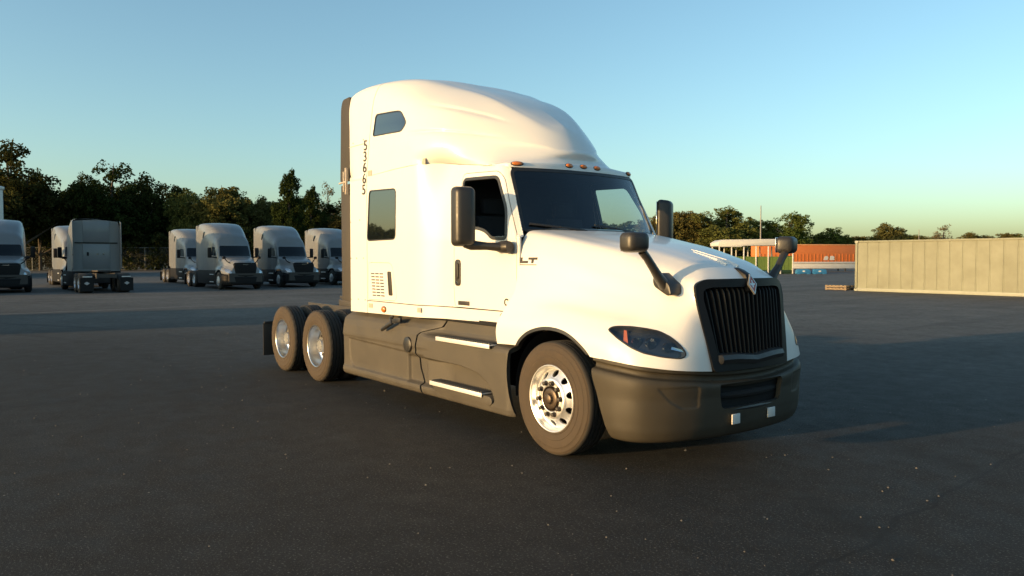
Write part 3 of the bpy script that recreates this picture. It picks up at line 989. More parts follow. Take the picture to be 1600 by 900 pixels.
# ---- lower fairings with fuel cap, steps and gap
def Wsk(x, z):
    x = np.asarray(x, float); z = np.asarray(z, float)
    rz = [.235, .262, .30, .335, .36, .42, .70, .74, .77, .80, .90, .98, 1.03, 1.075, 1.1]
    rw = [1.17, 1.20, 1.212, 1.208, 1.195, 1.192, 1.196, 1.197, 1.207, 1.207, 1.195, 1.175, 1.145, 1.10, 1.09]
    fz = [.235, .265, .31, .36, .64, .72, .86, .895, .915, .930, .945, .98, 1.1, 1.15]
    fw_ = [1.165, 1.188, 1.197, 1.197, 1.200, 1.200, 1.198, 1.185, 1.150, 1.090, 1.062, 1.045, 1.030, 1.03]
    a = np.interp(z, rz, rw); b = np.interp(z, fz, fw_)
    t = sst((x + 2.32) / 0.34)
    wv = a * (1 - t) + b * t
    # sunken field of the rear fairing
    dq = psdf(np.c_[x.ravel(), z.ravel()], rnd_poly([(-4.06, .345), (-4.15, .44), (-4.17, .735), (-2.2, .685), (-2.2, .345)], [.08, .08, .02, .02, .02])).reshape(x.shape)
    wv = wv - 0.014 * sst(-dq / 0.03 + 0.2) * (1 - t)
    # step recess of the front fairing
    dq = psdf(np.c_[x.ravel(), z.ravel()], RECP).reshape(x.shape)
    ramp = 0.25 + 0.75 * sst((x + 2.30) / 0.52)
    wv = wv - 0.15 * sst(-dq / 0.04) * ramp
    wv = wv - 0.14 * np.clip(1 - (x + 4.44) / 0.14, 0, 1) ** 2.2
    wv = wv - 0.05 * np.clip(1 - (-0.55 - x) / 0.10, 0, 1) ** 2
    return wv


RECP = rnd_poly([(-2.6, .678), (-2.30, .674), (-1.85, .662), (-1.464, .658), (-1.131, .622), (-.965, .545), (-.855, .43), (-.835, .335), (-2.6, .335)], .05, 4)
xs = np.linspace(-4.44, -.55, 300); zs = np.linspace(.24, 1.085, 150)
Xg, Zg = np.meshgrid(xs, zs, indexing='ij')
SK = surf(np.stack([Xg, -Wsk(Xg, Zg), Zg], -1), (0, -1, 0))
SKO = rnd_poly([(-4.33, .24), (-4.405, .42), (-4.44, .678), (-4.36, .975), (-4.18, 1.082), (-.615, 1.082), (-.61, .93), (-.64, .686), (-.607, .442), (-.55, .25)], [.03, .2, .2, .1, .05, .03, .05, .2, .2, .03])
SK = SK.trim(lambda V: psdf(XZ(V), SKO))
gz = [.2, .259, .352, .523, .704, .90, .935, 1.01, 1.085, 1.2]
gx = [-2.245, -2.246, -2.262, -2.355, -2.388, -2.350, -2.30, -2.03, -1.965, -1.955]


def gapx(V): return V[:, 0] - np.interp(V[:, 2], gz, gx)


tank_R, tank_L = both(SK.trim(lambda V: gapx(V) + 0.016), 'tank_fairing', PLAST, 0.05)
step_R, step_L = both(SK.trim(lambda V: -gapx(V) + 0.016), 'step_fairing', PLAST, 0.05)
both(SK.offset(-0.045).trim(lambda V: np.abs(gapx(V)) - 0.05), 'fairing_gap_lining', DARK, 0)
for sg_, tp, sp in ((-1, tank_R, step_R), (1, tank_L, step_L)):
    c = MB()
    c.lathe([(0.0001, -.030 * -sg_), (.075, -.030 * -sg_), (.088, -.022 * -sg_), (.092, 0), (.092, .04 * -sg_)], (-2.55, sg_ * 1.196, .778), 'y', 28)
    c.build('fuel_cap', BLACKP, tp)
    # upper and lower step plates with serrated treads
    for (x0, x1, z, yo, yi, nm) in ((-1.90, -.885, .925, 1.222, 1.085, 'upper_step'), (-2.03, -1.02, .425, 1.222, 1.085, 'lower_step')):
        p = MB()
        p.box(((x0 + x1) / 2, sg_ * (yo + yi) / 2, z - .010), (x1 - x0, yo - yi, .012))
        p.box(((x0 + x1) / 2, sg_ * yo, z - .020), (x1 - x0, .010, .044))
        st = p.build(nm, STEPM, sp, bevel=0.003)
        for i in range(24):
            xq = x0 + .03 + (x1 - x0 - .06) * i / 23
            MB().box((xq, sg_ * (yo + yi) / 2, z + .004), (.016, yo - yi - .02, .018)).build('tread_rib', STEEL if i % 1 else mat('tread_dark', (.09, .09, .09), .5), st)
    tr_ = MB()
    tr_.prism(rnd_poly([(-2.02, .395), (-.90, .405), (-.86, .36), (-.90, .31), (-1.95, .315)], .03, 3), sg_ * 1.05, sg_ * 1.205, 'y')
    tr_.build('step_tray', PLAST, sp, bevel=0.02)
    # black latch bracket under the sleeper
    lb_ = MB()
    lb_.tube([(-2.96, sg_ * 1.18, 1.09), (-2.90, sg_ * 1.235, 1.065), (-2.87, sg_ * 1.245, 1.01), (-2.98, sg_ * 1.25, .965), (-3.11, sg_ * 1.25, .912)], [.018, .024, .028, .026, .022], 8)
    lb_.box((-2.76, sg_ * 1.235, 1.045), (.20, .03, .05), Matrix.Rotation(R(-8), 3, 'Y'))
    lb_.build('latch_bracket', BLACKP, tp, bevel=0.004)

# ---- door handle, louvres, baggage handle, tags, numbers, badge
for sg_, dd, bd in ((-1, dR, bR), (1, dL, bL)):
    def on(x, z, off): return sg_ * (float(Wside(x, z)) + off)
    h = MB()
    h.prism(rnd_poly([(-1.738, 1.48), (-1.738, 1.765), (-1.640, 1.765), (-1.640, 1.48)], .045, 5), on(-1.69, 1.62, -.004), on(-1.69, 1.62, .014), 'y')
    ho = h.build('door_handle', BLACKP, dd, bevel=0.005)
    MB().prism(rnd_poly([(-1.692, 1.56), (-1.692, 1.725), (-1.652, 1.725), (-1.652, 1.56)], .018, 4), on(-1.67, 1.62, .014), on(-1.67, 1.62, .034), 'y').build('grip', BLACKP, ho, bevel=0.006)
    MB().lathe([(0.0001, .004 * sg_), (.014, .004 * sg_), (.016, 0)], (-1.70, on(-1.69, 1.52, .014), 1.515), 'y', 12).build('key_lock', CHROME, ho)
    MB().box((-1.585, on(-1.585, 1.30, .003), 1.298), (.21, .008, .045)).build('maker_plate', DECAL, dd, bevel=0.003)
    for r_ in range(8):
        for c_ in range(3):
            z = 1.588 - r_ * .0385; x = -3.445 + c_ * .115 + r_ * .006
            MB().box((x, sg_ * 1.2005, z), (.088, .012, .014)).build('louvre_slot', DECAL, bd, bevel=0.004, seg=1)
    MB().prism(rnd_poly([(-3.01, 1.33), (-3.045, 1.62), (-2.965, 1.62), (-2.925, 1.33)], .02, 4), sg_ * 1.196, sg_ * 1.212, 'y').build('baggage_handle', DECAL, bd, bevel=0.004)
    for x, z, w_, h_ in ((-3.505, 2.842, .11, .07), (-2.285, 2.868, .12, .065), (-3.505, 1.185, .11, .055), (-2.325, 1.19, .11, .055)):
        yv = (fair_y(x, z) if z > 2.82 else float(Wside(x, z))) + .0025
        MB().box((x, sg_ * yv, z), (w_, .004, h_)).build('reflector_tag', TAG, T)
RX = Matrix.Rotation(R(90), 4, 'X')
for i, ch in enumerate('53665'):
    z = 3.195 - i * .138; x = -3.618 - i * .014
    text_mesh('fleet_digit', ch, .180, DECAL, T, Matrix.Translation((x, -1.2055, z)) @ RX, .0008, .0012, 1.22)
# two-letter badge behind the door
bd_ = MB()
for poly in ([(-.655, 1.785), (-.630, 1.785), (-.630, 1.752), (-.550, 1.752), (-.550, 1.730), (-.655, 1.730)],
             [(-.545, 1.785), (-.430, 1.785), (-.430, 1.763), (-.475, 1.763), (-.475, 1.730), (-.500, 1.730), (-.500, 1.763), (-.545, 1.763)],
             [(-.655, 1.718), (-.655, 1.711), (-.540, 1.711), (-.430, 1.711), (-.430, 1.718), (-.540, 1.718)]):
    V = []
    for px_, pz_ in poly:
        i_ = np.argsort((HOOD.V[:, 0] - px_) ** 2 + (HOOD.V[:, 2] - pz_) ** 2 + np.where(HOOD.V[:, 1] > -.7, 9, 0))[:3]
        V.append((px_, HOOD.V[i_, 1].mean() - .006, pz_))
    n_ = len(V)
    bd_.add(V + [(a_, b_ + .012, c_) for a_, b_, c_ in V], [tuple(range(n_))] + [(q, (q + 1) % n_, n_ + (q + 1) % n_, n_ + q) for q in range(n_)])
bd_.build('model_badge', DECAL, hd)
text_mesh('door_mark', 'C', .10, DECAL, dR, Matrix.Translation((-.865, -float(Wside(-.865, 1.33)) - .003, 1.335)) @ RX, .0008, .003)

# ---- mirrors
def mirror_head(c, size, rz, name, parent, m, sub=3):
    bm = bmesh.new()
    bmesh.ops.create_cube(bm, size=1.0)
    for v in bm.verts:
        v.co.x *= size[0]; v.co.y *= size[1]; v.co.z *= size[2]
        if v.co.x > 0: v.co.y *= 0.72; v.co.z *= 0.92
    bmesh.ops.bevel(bm, geom=bm.edges[:], offset=min(size) * 0.30, segments=4, profile=0.5, affect='EDGES')
    bmesh.ops.rotate(bm, verts=bm.verts, cent=(0, 0, 0), matrix=Matrix.Rotation(rz, 3, 'Z'))
    bmesh.ops.translate(bm, verts=bm.verts, vec=c)
    me = bpy.data.meshes.new(name); bm.to_mesh(me); bm.free()
    me.shade_smooth(); me.materials.append(m)
    o = bpy.data.objects.new(name, me); COL.objects.link(o); o.parent = parent
    return o


for sg_ in (-1, 1):
    rz = R(16) * -1 * sg_ * -1
    c = Vector((-1.0, sg_ * 1.44, 2.185))
    hmo = mirror_head(c, (0.17, 0.255, 0.60), R(18) * -1 if sg_ < 0 else R(30), 'door_mirror', T, MIRR)
    Mz = Matrix.Rotation(R(-18) if sg_ < 0 else R(30), 3, 'Z')
    g = MB(); g.box(c + Mz @ Vector((-.087, 0, .03)), (.006, .20, .48), Mz)
    g.build('mirror_glass', MGLASS, hmo, bevel=0.002)
    arm = MB()
    arm.tube([(-1.0, sg_ * 1.42, 1.93), (-.99, sg_ * 1.36, 1.905), (-.90, sg_ * 1.24, 1.895), (-.80, sg_ * 1.13, 1.885), (-.755, sg_ * 1.06, 1.885)], [.055, .05, .038, .045, .05], 12)
    arm.build('mirror_arm', MIRR, hmo)
    pod = MB()
    pod.tube([(-.90, sg_ * 1.125, 1.888), (-.84, sg_ * 1.115, 1.887), (-.76, sg_ * 1.10, 1.887), (-.715, sg_ * 1.095, 1.887)], [.04, .058, .064, .054], 14)
    pod.tube([(-.80, sg_ * 1.10, 1.885), (-.80, sg_ * 1.0, 1.885)], .05, 12)
    pod.build('mirror_pivot', MIRR, hmo)
    # hood mirror: head, arm, foot
    c = Vector((.69, sg_ * 1.06, 1.90))
    c = Vector((.915, sg_ * 1.045, 1.905))
    hm = mirror_head(c, (0.16, 0.25, 0.172), R(-14) * (1 if sg_ < 0 else -1), 'hood_mirror', T, MIRR)
    g = MB(); Mz = Matrix.Rotation(R(-14) * (1 if sg_ < 0 else -1), 3, 'Z')
    g.box(c + Mz @ Vector((-.083, 0, 0)), (.005, .18, .145), Mz); g.build('mirror_glass', MGLASS, hm, bevel=0.002)
    a = MB()
    a.tube([(.93, sg_ * .985, 1.83), (.935, sg_ * .93, 1.775), (.94, sg_ * .86, 1.69), (.935, sg_ * .79, 1.615), (.945, sg_ * .735, 1.55), (.97, sg_ * .67, 1.51)], [.036, .034, .036, .042, .05, .03], 12)
    a.build('mirror_arm', MIRR, hm)
    ft = MB()
    ft.prism(rnd_poly([(.835, 1.60), (.875, 1.665), (1.02, 1.555), (1.04, 1.475), (1.0, 1.465), (.85, 1.54)], .03, 4), sg_ * .60, sg_ * .762, 'y')
    ft.build('mirror_foot', MIRR, hm, bevel=0.02)

# ---- wheels
def tyre_mesh(name, y0, sgn, mats, parent, c, lug=False, half=.14):
    """one tyre; y0 = centre plane; grooves in the tread"""
    Rr = .515
    pr = [(.288, -.112), (.300, -.128), (.318, -.134), (.322, -.130), (.345, -.138), (.372, -.1415), (.376, -.138), (.400, -.141), (.438, -.138), (.442, -.134), (.462, -.132), (.482, -.127), (.486, -.121), (.500, -.116), (.512, -.100),
          (.514, -.078), (.500, -.076), (.500, -.064), (.515, -.062), (.515, -.034), (.500, -.032), (.500, -.020), (.515, -.018)]
    pr = pr + [(r, -a) for r, a in reversed(pr)]
    n = 120 if lug else 72
    V = []; F = []; MI = []
    m = len(pr)
    for k in range(n):
        t = 2 * math.pi * k / n
        for j, (r, a) in enumerate(pr):
            rr = r
            if lug and j in (11, 12, 13, 14, m - 12, m - 13, m - 14, m - 15) and (k % 4 == 0): rr -= .012
            V.append((c[0] + rr * math.cos(t), y0 + a * half / .14, c[2] + rr * math.sin(t)))
    for k in range(n):
        k2 = (k + 1) % n
        for j in range(m - 1):
            F.append((k * m + j, k2 * m + j, k2 * m + j + 1, k * m + j + 1))
            r = (pr[j][0] + pr[j + 1][0]) / 2
            MI.append(1 if r < .506 and (j < 13 or j > m - 15) else 0)
    me = bpy.data.meshes.new(name)
    me.from_pydata(V, [], F)
    for q in mats: me.materials.append(q)
    me.polygons.foreach_set('material_index', MI)
    me.shade_smooth(); me.set_sharp_from_angle(angle=R(40))
    o = bpy.data.objects.new(name, me); COL.objects.link(o); o.parent = parent
    return o


def rim_front(parent, c, sgn):
    """steer wheel: convex aluminium disc with ten hand holes"""
    P = [(.306, .012), (.302, .022), (.292, .018), (.286, -.01), (.280, -.040), (.268, -.052), (.245, -.040), (.215, -.016), (.190, .004), (.178, .016), (.168, .020), (.14, .020), (.118, .020), (.112, .012), (.108, -.02)]
    rr = np.array(P)
    prof = hermite(rr[:, None, :], 60, 0)[:, 0, :]
    th = np.linspace(0, 2 * math.pi, 181)
    G = np.stack([c[0] + prof[None, :, 0] * np.cos(th)[:, None], (c[1] + sgn * prof[None, :, 1]) * np.ones((181, 1)), c[2] + prof[None, :, 0] * np.sin(th)[:, None]], -1)
    s = surf(G, (0, sgn, 0))
    holes = [(c[0] + .226 * math.cos(a), c[2] + .226 * math.sin(a)) for a in np.arange(10) * math.pi / 5 + .25]
    s = s.trim(lambda V: np.max([.031 - np.hypot(V[:, 0] - hx, V[:, 2] - hz) for hx, hz in holes], axis=0))
    o = s.panel('rim', ALU, parent, 0.012)
    for a in np.arange(10) * math.pi / 5 + .1:
        p = Vector((c[0] + .145 * math.cos(a), c[1] + sgn * .02, c[2] + .145 * math.sin(a)))
        MB().tube([p, p + Vector((0, sgn * .012, 0)), p + Vector((0, sgn * .012, 0)), p + Vector((0, sgn * .038, 0)), p + Vector((0, sgn * .043, 0))], [.024, .024, .019, .018, .009], 8).build('lug_nut', STEEL, o)
    h = MB()
    h.lathe([(.108, -.03), (.100, .005 * sgn), (.094, .028 * sgn), (.080, .036 * sgn), (.05, .034 * sgn), (.044, .058 * sgn), (.03, .064 * sgn), (.0001, .066 * sgn)], c, 'y', 28)
    h.build('hub_cap', mat('brown_hub', (0.10, 0.075, 0.055), 0.4, metal=0.6, noise=(25, .6, (.05, .035, .025))), o)
    MB().lathe([(.27, -.10 * sgn), (.0001, -.10 * sgn)], c, 'y', 24).build('brake_drum', DARK, o)
    return o


def rim_rear(parent, c, sgn):
    P = [(.306, .004), (.303, .014), (.294, .012), (.287, -.01), (.281, -.05), (.275, -.11), (.262, -.150), (.24, -.165), (.19, -.172), (.17, -.165), (.11, -.165)]
    prof = hermite(np.array(P)[:, None, :], 50, 0)[:, 0, :]
    th = np.linspace(0, 2 * math.pi, 145)
    G = np.stack([c[0] + prof[None, :, 0] * np.cos(th)[:, None], (c[1] + sgn * prof[None, :, 1]) * np.ones((145, 1)), c[2] + prof[None, :, 0] * np.sin(th)[:, None]], -1)
    s = surf(G, (0, sgn, 0))
    holes = [(c[0] + .222 * math.cos(a), c[2] + .222 * math.sin(a)) for a in np.arange(10) * math.pi / 5 + .1]
    s = s.trim(lambda V: np.where(V[:, 1] * sgn < c[1] * sgn - .14, np.max([.024 - np.hypot(V[:, 0] - hx, V[:, 2] - hz) for hx, hz in holes], axis=0), -1))
    o = s.panel('rim', ALUR, parent, 0.01)
    for a in np.arange(10) * math.pi / 5 + .3:
        p = Vector((c[0] + .143 * math.cos(a), c[1] - sgn * .165, c[2] + .143 * math.sin(a)))
        MB().tube([p, p + Vector((0, sgn * .035, 0)), p + Vector((0, sgn * .04, 0))], [.018, .016, .008], 8).build('lug_nut', STEEL, o)
    h = MB()
    h.lathe([(.115, -.17 * sgn), (.108, -.10 * sgn), (.095, -.055 * sgn), (.09, -.045 * sgn), (.0001, -.043 * sgn)], c, 'y', 24)
    for a in np.arange(8) * math.pi / 4:
        p = Vector((c[0] + .075 * math.cos(a), c[1] - sgn * .045, c[2] + .075 * math.sin(a)))
        h.tube([p, p + Vector((0, sgn * .014, 0))], .009, 6)
    h.build('hub', ALUD, o)
    return o


XR = -5.262
for sg_ in (-1, 1):
    wl = empty('front_wheel', (0, 0, 0)); wl.parent = T
    tyre_mesh('tyre', sg_ * 1.035, sg_, [RUBBER, DUST], wl, (0, 0, .515))
    rim_front(wl, (0, sg_ * 1.152, .515), sg_)
    for ax in (XR, XR - 1.32):
        wl = empty('drive_wheel', (0, 0, 0)); wl.parent = T
        tyre_mesh('outer_tyre', sg_ * 1.085, sg_, [RUBBER, DUST], wl, (ax, 0, .515), True)
        tyre_mesh('inner_tyre', sg_ * .745, sg_, [RUBBER, DUST], wl, (ax, 0, .515), True)
        rim_rear(wl, (ax, sg_ * 1.20, .515), sg_)

# ---- chassis, fifth wheel, flaps, hoses
fr = MB()
for sg_ in (-1, 1):
    fr.box((-3.4, sg_ * .43, .90), (7.9, .09, .27))
for x in (-1.4, -2.6, -4.6, -5.92, -7.2):
    fr.box((x, 0, .90), (.12, .86, .18))
fr.build('chassis_frame', STEEL, T, bevel=0.01)
for ax in (0.0, XR, XR - 1.32):
    MB().tube([(ax, -1.0, .515), (ax, 1.0, .515)], .07, 12).build('axle', STEEL, T)
for ax in (XR, XR - 1.32):
    MB().lathe([(0.0001, -.25), (.16, -.2), (.21, 0), (.16, .2), (.0001, .25)], (ax, 0, .53), 'y', 20).build('axle_housing', STEEL, T)
fwm = MB()
fwm.prism(rnd_poly([(-5.45, -.46), (-5.45, .46), (-6.0, .44), (-6.45, .30), (-6.45, .06), (-6.1, .05), (-6.1, -.05), (-6.45, -.06), (-6.45, -.30), (-6.0, -.44)], .06, 3), 1.13, 1.18, 'z')
fwm.box((-5.9, 0, 1.07), (.5, .9, .12))
fwm.build('fifth_wheel', STEEL, T, bevel=0.01)
dk = MB(); dk.box((-4.65, 0, 1.06), (.62, .80, .03)); dk.build('deck_plate', ALUD, T, bevel=0.004)
for sg_ in (-1, 1):
    MB().tube([(-3.9, sg_ * .78, .62), (-2.45, sg_ * .78, .62)], .31, 24).build('fuel_tank', ALUD, T)
    MB().box((-7.45, sg_ * .92, .43), (.012, .60, .54)).build('mud_flap', RUBBER, T, bevel=0.004)
    MB().tube([(-7.3, sg_ * .45, .86), (-7.45, sg_ * .55, .74), (-7.45, sg_ * 1.2, .71)], .02, 8).build('flap_hanger', STEEL, T)
    MB().box((-7.42, sg_ * .30, .93), (.05, .22, .09)).build('tail_light', mat('red_lens', (.25, .01, .01), .2), T, bevel=0.01)
    # wheel well behind the front tyre
    V = []; F = []
    ang = np.linspace(R(-8), R(188), 25)
    for a in ang:
        r_ = .62
        for yy_ in (1.10, .55): V.append((r_ * math.cos(a), sg_ * yy_, .53 + .60 * math.sin(a)))
    for i in range(24): F.append((2 * i, 2 * i + 1, 2 * i + 3, 2 * i + 2))
    mk('wheel_well', V, F, DARK, T)
    MB().box((.05, sg_ * .50, .85), (1.5, .03, .95)).build('inner_fender', DARK, T)
hs = MB()
rng = random.Random(4)
for i in range(5):
    y0 = -.75 + .12 * i
    pth = [(-4.15, y0, 1.5), (-4.28, y0 + .05, 1.28 - .02 * i), (-4.36, y0 + .1, 1.16), (-4.42, y0 + .2, 1.2), (-4.30, y0 + .3, 1.3)]
    hs.tube([tuple(p) for p in hermite(np.array(pth)[:, None, :], 20, 0)[:, 0, :]], .022, 7)
hs.build('air_hose', RUST, T)
for i, (x, y) in enumerate(((-4.30, -.98), (-4.33, -.86), (-4.28, -.72))):
    MB().tube([(x, y, 1.10), (x, y, 1.19), (x + .03, y + .04, 1.24)], .028, 8).build('hose_coupling', RUST, T)
MB().box((.20, 0, 1.0), (1.6, .8, .9)).build('underhood_light_block', DARK, T)  # dark filler box in the engine's place, added to block light
MB().box((-1.4, 0, .62), (1.5, 1.5, .35)).build('battery_box', DARK, T)
# ================================================================== ground
def ground_mat(name, near, far, rough):
    m = bpy.data.materials.new(name); m.use_nodes = True
    nt = m.node_tree; N = nt.nodes; L = nt.links
    b = N['Principled BSDF']
    tc = N.new('ShaderNodeTexCoord')

    def noise(scale, detail=4, rough_=.6, vec=None):
        n = N.new('ShaderNodeTexNoise'); n.inputs['Scale'].default_value = scale; n.inputs['Detail'].default_value = detail; n.inputs['Roughness'].default_value = rough_
        L.new(vec if vec is not None else tc.outputs['Object'], n.inputs['Vector']); return n.outputs['Fac']

    def rng_(v, a, b_, c, d):
        r = N.new('ShaderNodeMapRange'); r.inputs[1].default_value = a; r.inputs[2].default_value = b_; r.inputs[3].default_value = c; r.inputs[4].default_value = d
        L.new(v, r.inputs[0]); return r.outputs[0]

    def mix(f, a, b_, mode='MIX'):
        x = N.new('ShaderNodeMix'); x.data_type = 'RGBA'; x.blend_type = mode
        if isinstance(f, float): x.inputs['Factor'].default_value = f
        else: L.new(f, x.inputs['Factor'])
        for v, k in ((a, 'A'), (b_, 'B')):
            if isinstance(v, tuple): x.inputs[k].default_value = (*v, 1)
            else: L.new(v, x.inputs[k])
        return x.outputs['Result']
    # tarmac darker near the truck, paler farther out across an irregular band
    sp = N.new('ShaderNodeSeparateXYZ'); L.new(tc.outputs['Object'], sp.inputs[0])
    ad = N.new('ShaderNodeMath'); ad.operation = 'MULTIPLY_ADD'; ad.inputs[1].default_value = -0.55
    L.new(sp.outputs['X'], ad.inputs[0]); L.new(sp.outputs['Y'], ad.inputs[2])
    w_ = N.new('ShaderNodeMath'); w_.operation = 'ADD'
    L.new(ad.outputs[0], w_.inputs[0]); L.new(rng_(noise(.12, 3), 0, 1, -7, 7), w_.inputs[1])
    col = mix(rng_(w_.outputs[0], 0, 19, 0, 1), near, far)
    col = mix(rng_(noise(.35, 5), .38, .75, 0, .45), col, tuple(c * .7 for c in near))
    st = N.new('ShaderNodeMapping'); st.inputs['Scale'].default_value = (.5, .06, 1); st.inputs['Rotation'].default_value = (0, 0, R(24))
    L.new(tc.outputs['Object'], st.inputs[0])
    col = mix(rng_(noise(1.0, 5, .6, st.outputs[0]), .50, .72, 0, .5), col, tuple(c * .55 for c in near))
    col = mix(rng_(noise(7, 5, .75), .42, .68, 0, .55), col, tuple(c * .45 for c in near))
    col = mix(rng_(noise(1.4, 6, .7), .52, .70, 0, .5), col, tuple(min(1, c * 2.1) for c in near))
    col = mix(rng_(noise(60, 3), .56, .74, 0, .9), col, (.15, .14, .13))
    col = mix(rng_(noise(34, 2), .66, .74, 0, .8), col, (.012, .012, .012))
    vo = N.new('ShaderNodeTexVoronoi'); vo.inputs['Scale'].default_value = 2.0
    L.new(tc.outputs['Object'], vo.inputs['Vector'])
    col = mix(rng_(vo.outputs['Distance'], .012, .02, 1, 0), col, (.22, .20, .17))
    # paving seams
    for sx_, off_, wd_, c_ in ((.10, 24.5, .10, (.17, .16, .145)), (.10, 33.0, .07, (.17, .16, .145)), (.10, 9.6, .035, (.008, .008, .008)), (.10, -2.9, .02, (.007, .007, .007))):
        ma = N.new('ShaderNodeMath'); ma.operation = 'MULTIPLY_ADD'; ma.inputs[1].default_value = sx_
        L.new(sp.outputs['Y'], ma.inputs[0]); L.new(sp.outputs['X'], ma.inputs[2])
        m2 = N.new('ShaderNodeMath'); m2.operation = 'ADD'; m2.inputs[1].default_value = off_
        L.new(ma.outputs[0], m2.inputs[0])
        m3 = N.new('ShaderNodeMath'); m3.operation = 'MULTIPLY_ADD'; m3.inputs[1].default_value = .35; L.new(noise(1.2, 3), m3.inputs[0]); L.new(m2.outputs[0], m3.inputs[2])
        m4 = N.new('ShaderNodeMath'); m4.operation = 'ABSOLUTE'; L.new(m3.outputs[0], m4.inputs[0])
        col = mix(rng_(m4.outputs[0], wd_ * .6, wd_ * 1.4, .7, 0), col, c_)
    # old tyre marks: broken dark arcs
    for cx_, cy_, rad_, wd_ in ((.6, -4.6, 6.3, .16), (.6, -4.6, 4.4, .15), (-9, -19, 16.5, .14), (-9, -19, 18.4, .14), (9.5, -16, 13.0, .13)):
        vs = N.new('ShaderNodeVectorMath'); vs.operation = 'DISTANCE'; vs.inputs[1].default_value = (cx_, cy_, 0)
        L.new(tc.outputs['Object'], vs.inputs[0])
        sb = N.new('ShaderNodeMath'); sb.operation = 'SUBTRACT'; sb.inputs[1].default_value = rad_
        L.new(vs.outputs['Value'], sb.inputs[0])
        ab = N.new('ShaderNodeMath'); ab.operation = 'ABSOLUTE'; L.new(sb.outputs[0], ab.inputs[0])
        mu = N.new('ShaderNodeMath'); mu.operation = 'MULTIPLY'
        L.new(rng_(ab.outputs[0], wd_ * .5, wd_ * 1.3, .55, 0), mu.inputs[0]); L.new(rng_(noise(.5, 3), .42, .62, 0, 1), mu.inputs[1])
        col = mix(mu.outputs[0], col, (.010, .0095, .009))
    L.new(col, b.inputs['Base Color'])
    L.new(rng_(noise(3, 4), .3, .7, rough - .08, rough + .1), b.inputs['Roughness'])
    b.inputs['Specular IOR Level'].default_value = .34
    bp = N.new('ShaderNodeBump'); bp.inputs['Strength'].default_value = .9; bp.inputs['Distance'].default_value = .008
    L.new(noise(130, 3), bp.inputs['Height']); L.new(bp.outputs[0], b.inputs['Normal'])
    return m


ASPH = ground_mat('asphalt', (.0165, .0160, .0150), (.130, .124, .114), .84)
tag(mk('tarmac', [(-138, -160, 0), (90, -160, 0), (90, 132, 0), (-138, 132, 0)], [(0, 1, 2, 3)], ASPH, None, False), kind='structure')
GRASS = mat('dry_grass', (.060, .065, .028), .95, noise=(.25, .8, (.11, .095, .05)))
tag(mk('grassland', [(-3500, -3500, -.03), (3500, -3500, -.03), (3500, 3500, -.03), (-3500, 3500, -.03)], [(0, 1, 2, 3)], GRASS, None, False), kind='structure')

# ================================================================== things on the right
BEIGE = mat('beige_steel', (.205, .215, .155), .6, noise=(1.1, .7, (.165, .165, .115)), bump=(6, .1, .004))
BEIGE2 = mat('beige_rail', (.30, .31, .25), .6, noise=(2, .5, (.24, .25, .19)))
cb = empty('shipping_container', (-17.45, 35.28, 0), 0, 'long beige ribbed steel container on the tarmac at the right edge', 'container')
CL, CH, CW = 13.7, 2.78, 2.44
panel_w = .60
n_p = int((CL - .24) / panel_w)
me_p = None
for i in range(n_p):
    x0 = .12 + i * (CL - .24) / n_p; x1 = .12 + (i + 1) * (CL - .24) / n_p
    for side in (0, 1):
        yb = 0 if side == 0 else CW
        sgn = -1 if side == 0 else 1
        m_ = MB()
        # sheet with a pressed rib at its edge
        prof_ = [(x0, 0), (x1 - .085, 0), (x1 - .065, -.016), (x1 - .025, -.016), (x1, 0)]
        V = []; F = []
        for (px_, dy) in prof_:
            V += [(px_, yb - sgn * (.045 + dy * -1), .17), (px_, yb - sgn * (.045 + dy * -1), CH - .10)]
        for k in range(4): F.append((2 * k, 2 * k + 2, 2 * k + 3, 2 * k + 1))
        m_.add(V, F)
        m_.build('side_sheet', BEIGE, cb, angle=20)
for y_ in (0.0, CW):
    MB().box((CL / 2, y_ + (.04 if y_ == 0 else -.04), .09), (CL, .10, .17)).build('bottom_rail', BEIGE2, cb, bevel=.008)
    MB().box((CL / 2, y_ + (.04 if y_ == 0 else -.04), CH - .05), (CL, .09, .10)).build('top_rail', BEIGE, cb, bevel=.008)
    for x_ in (.06, CL - .06):
        MB().box((x_, y_ + (.05 if y_ == 0 else -.05), CH / 2), (.13, .12, CH - .002)).build('corner_post', BEIGE, cb, bevel=.01)
for x_ in (.07, CL - .07):
    for y_ in (.05, CW - .05):
        for z_ in (.07, CH - .06): MB().box((x_, y_, z_), (.19, .17, .13)).build('corner_casting', BEIGE2, cb, bevel=.012)
MB().box((CL / 2, CW / 2, CH - .09), (CL - .1, CW - .12, .03)).build('roof', BEIGE, cb)
for x_ in (.07, CL - .07):
    MB().box((x_, CW / 2, CH / 2), (.05, CW - .1, CH - .2)).build('end_wall', BEIGE, cb)

WOOD = mat('pale_wood', (.42, .32, .20), .8, noise=(5, .6, (.30, .22, .13)))
WOODD = mat('weathered_wood', (.20, .15, .10), .85, noise=(5, .6, (.28, .21, .14)))
pp = empty('wooden_pallet', (-18.75, 36.0, 0), R(4), 'low stack of pale wooden pallets lying at the end of the beige container', 'pallet')
for lv in range(2):
    zb = lv * .145
    for yb in (-.45, 0, .45):
        MB().box((0, yb, zb + .06), (1.25, .09, .085)).build('bearer', WOODD, pp, bevel=.004)
    for k in range(6):
        MB().box((-.55 + k * .22, 0, zb + .115), (.13, 1.02, .022)).build('deck_board', WOOD, pp, bevel=.003)
    for k in range(3):
        MB().box((-.55 + k * .55, 0, zb + .010), (.11, 1.02, .02)).build('base_board', WOODD, pp, bevel=.003)

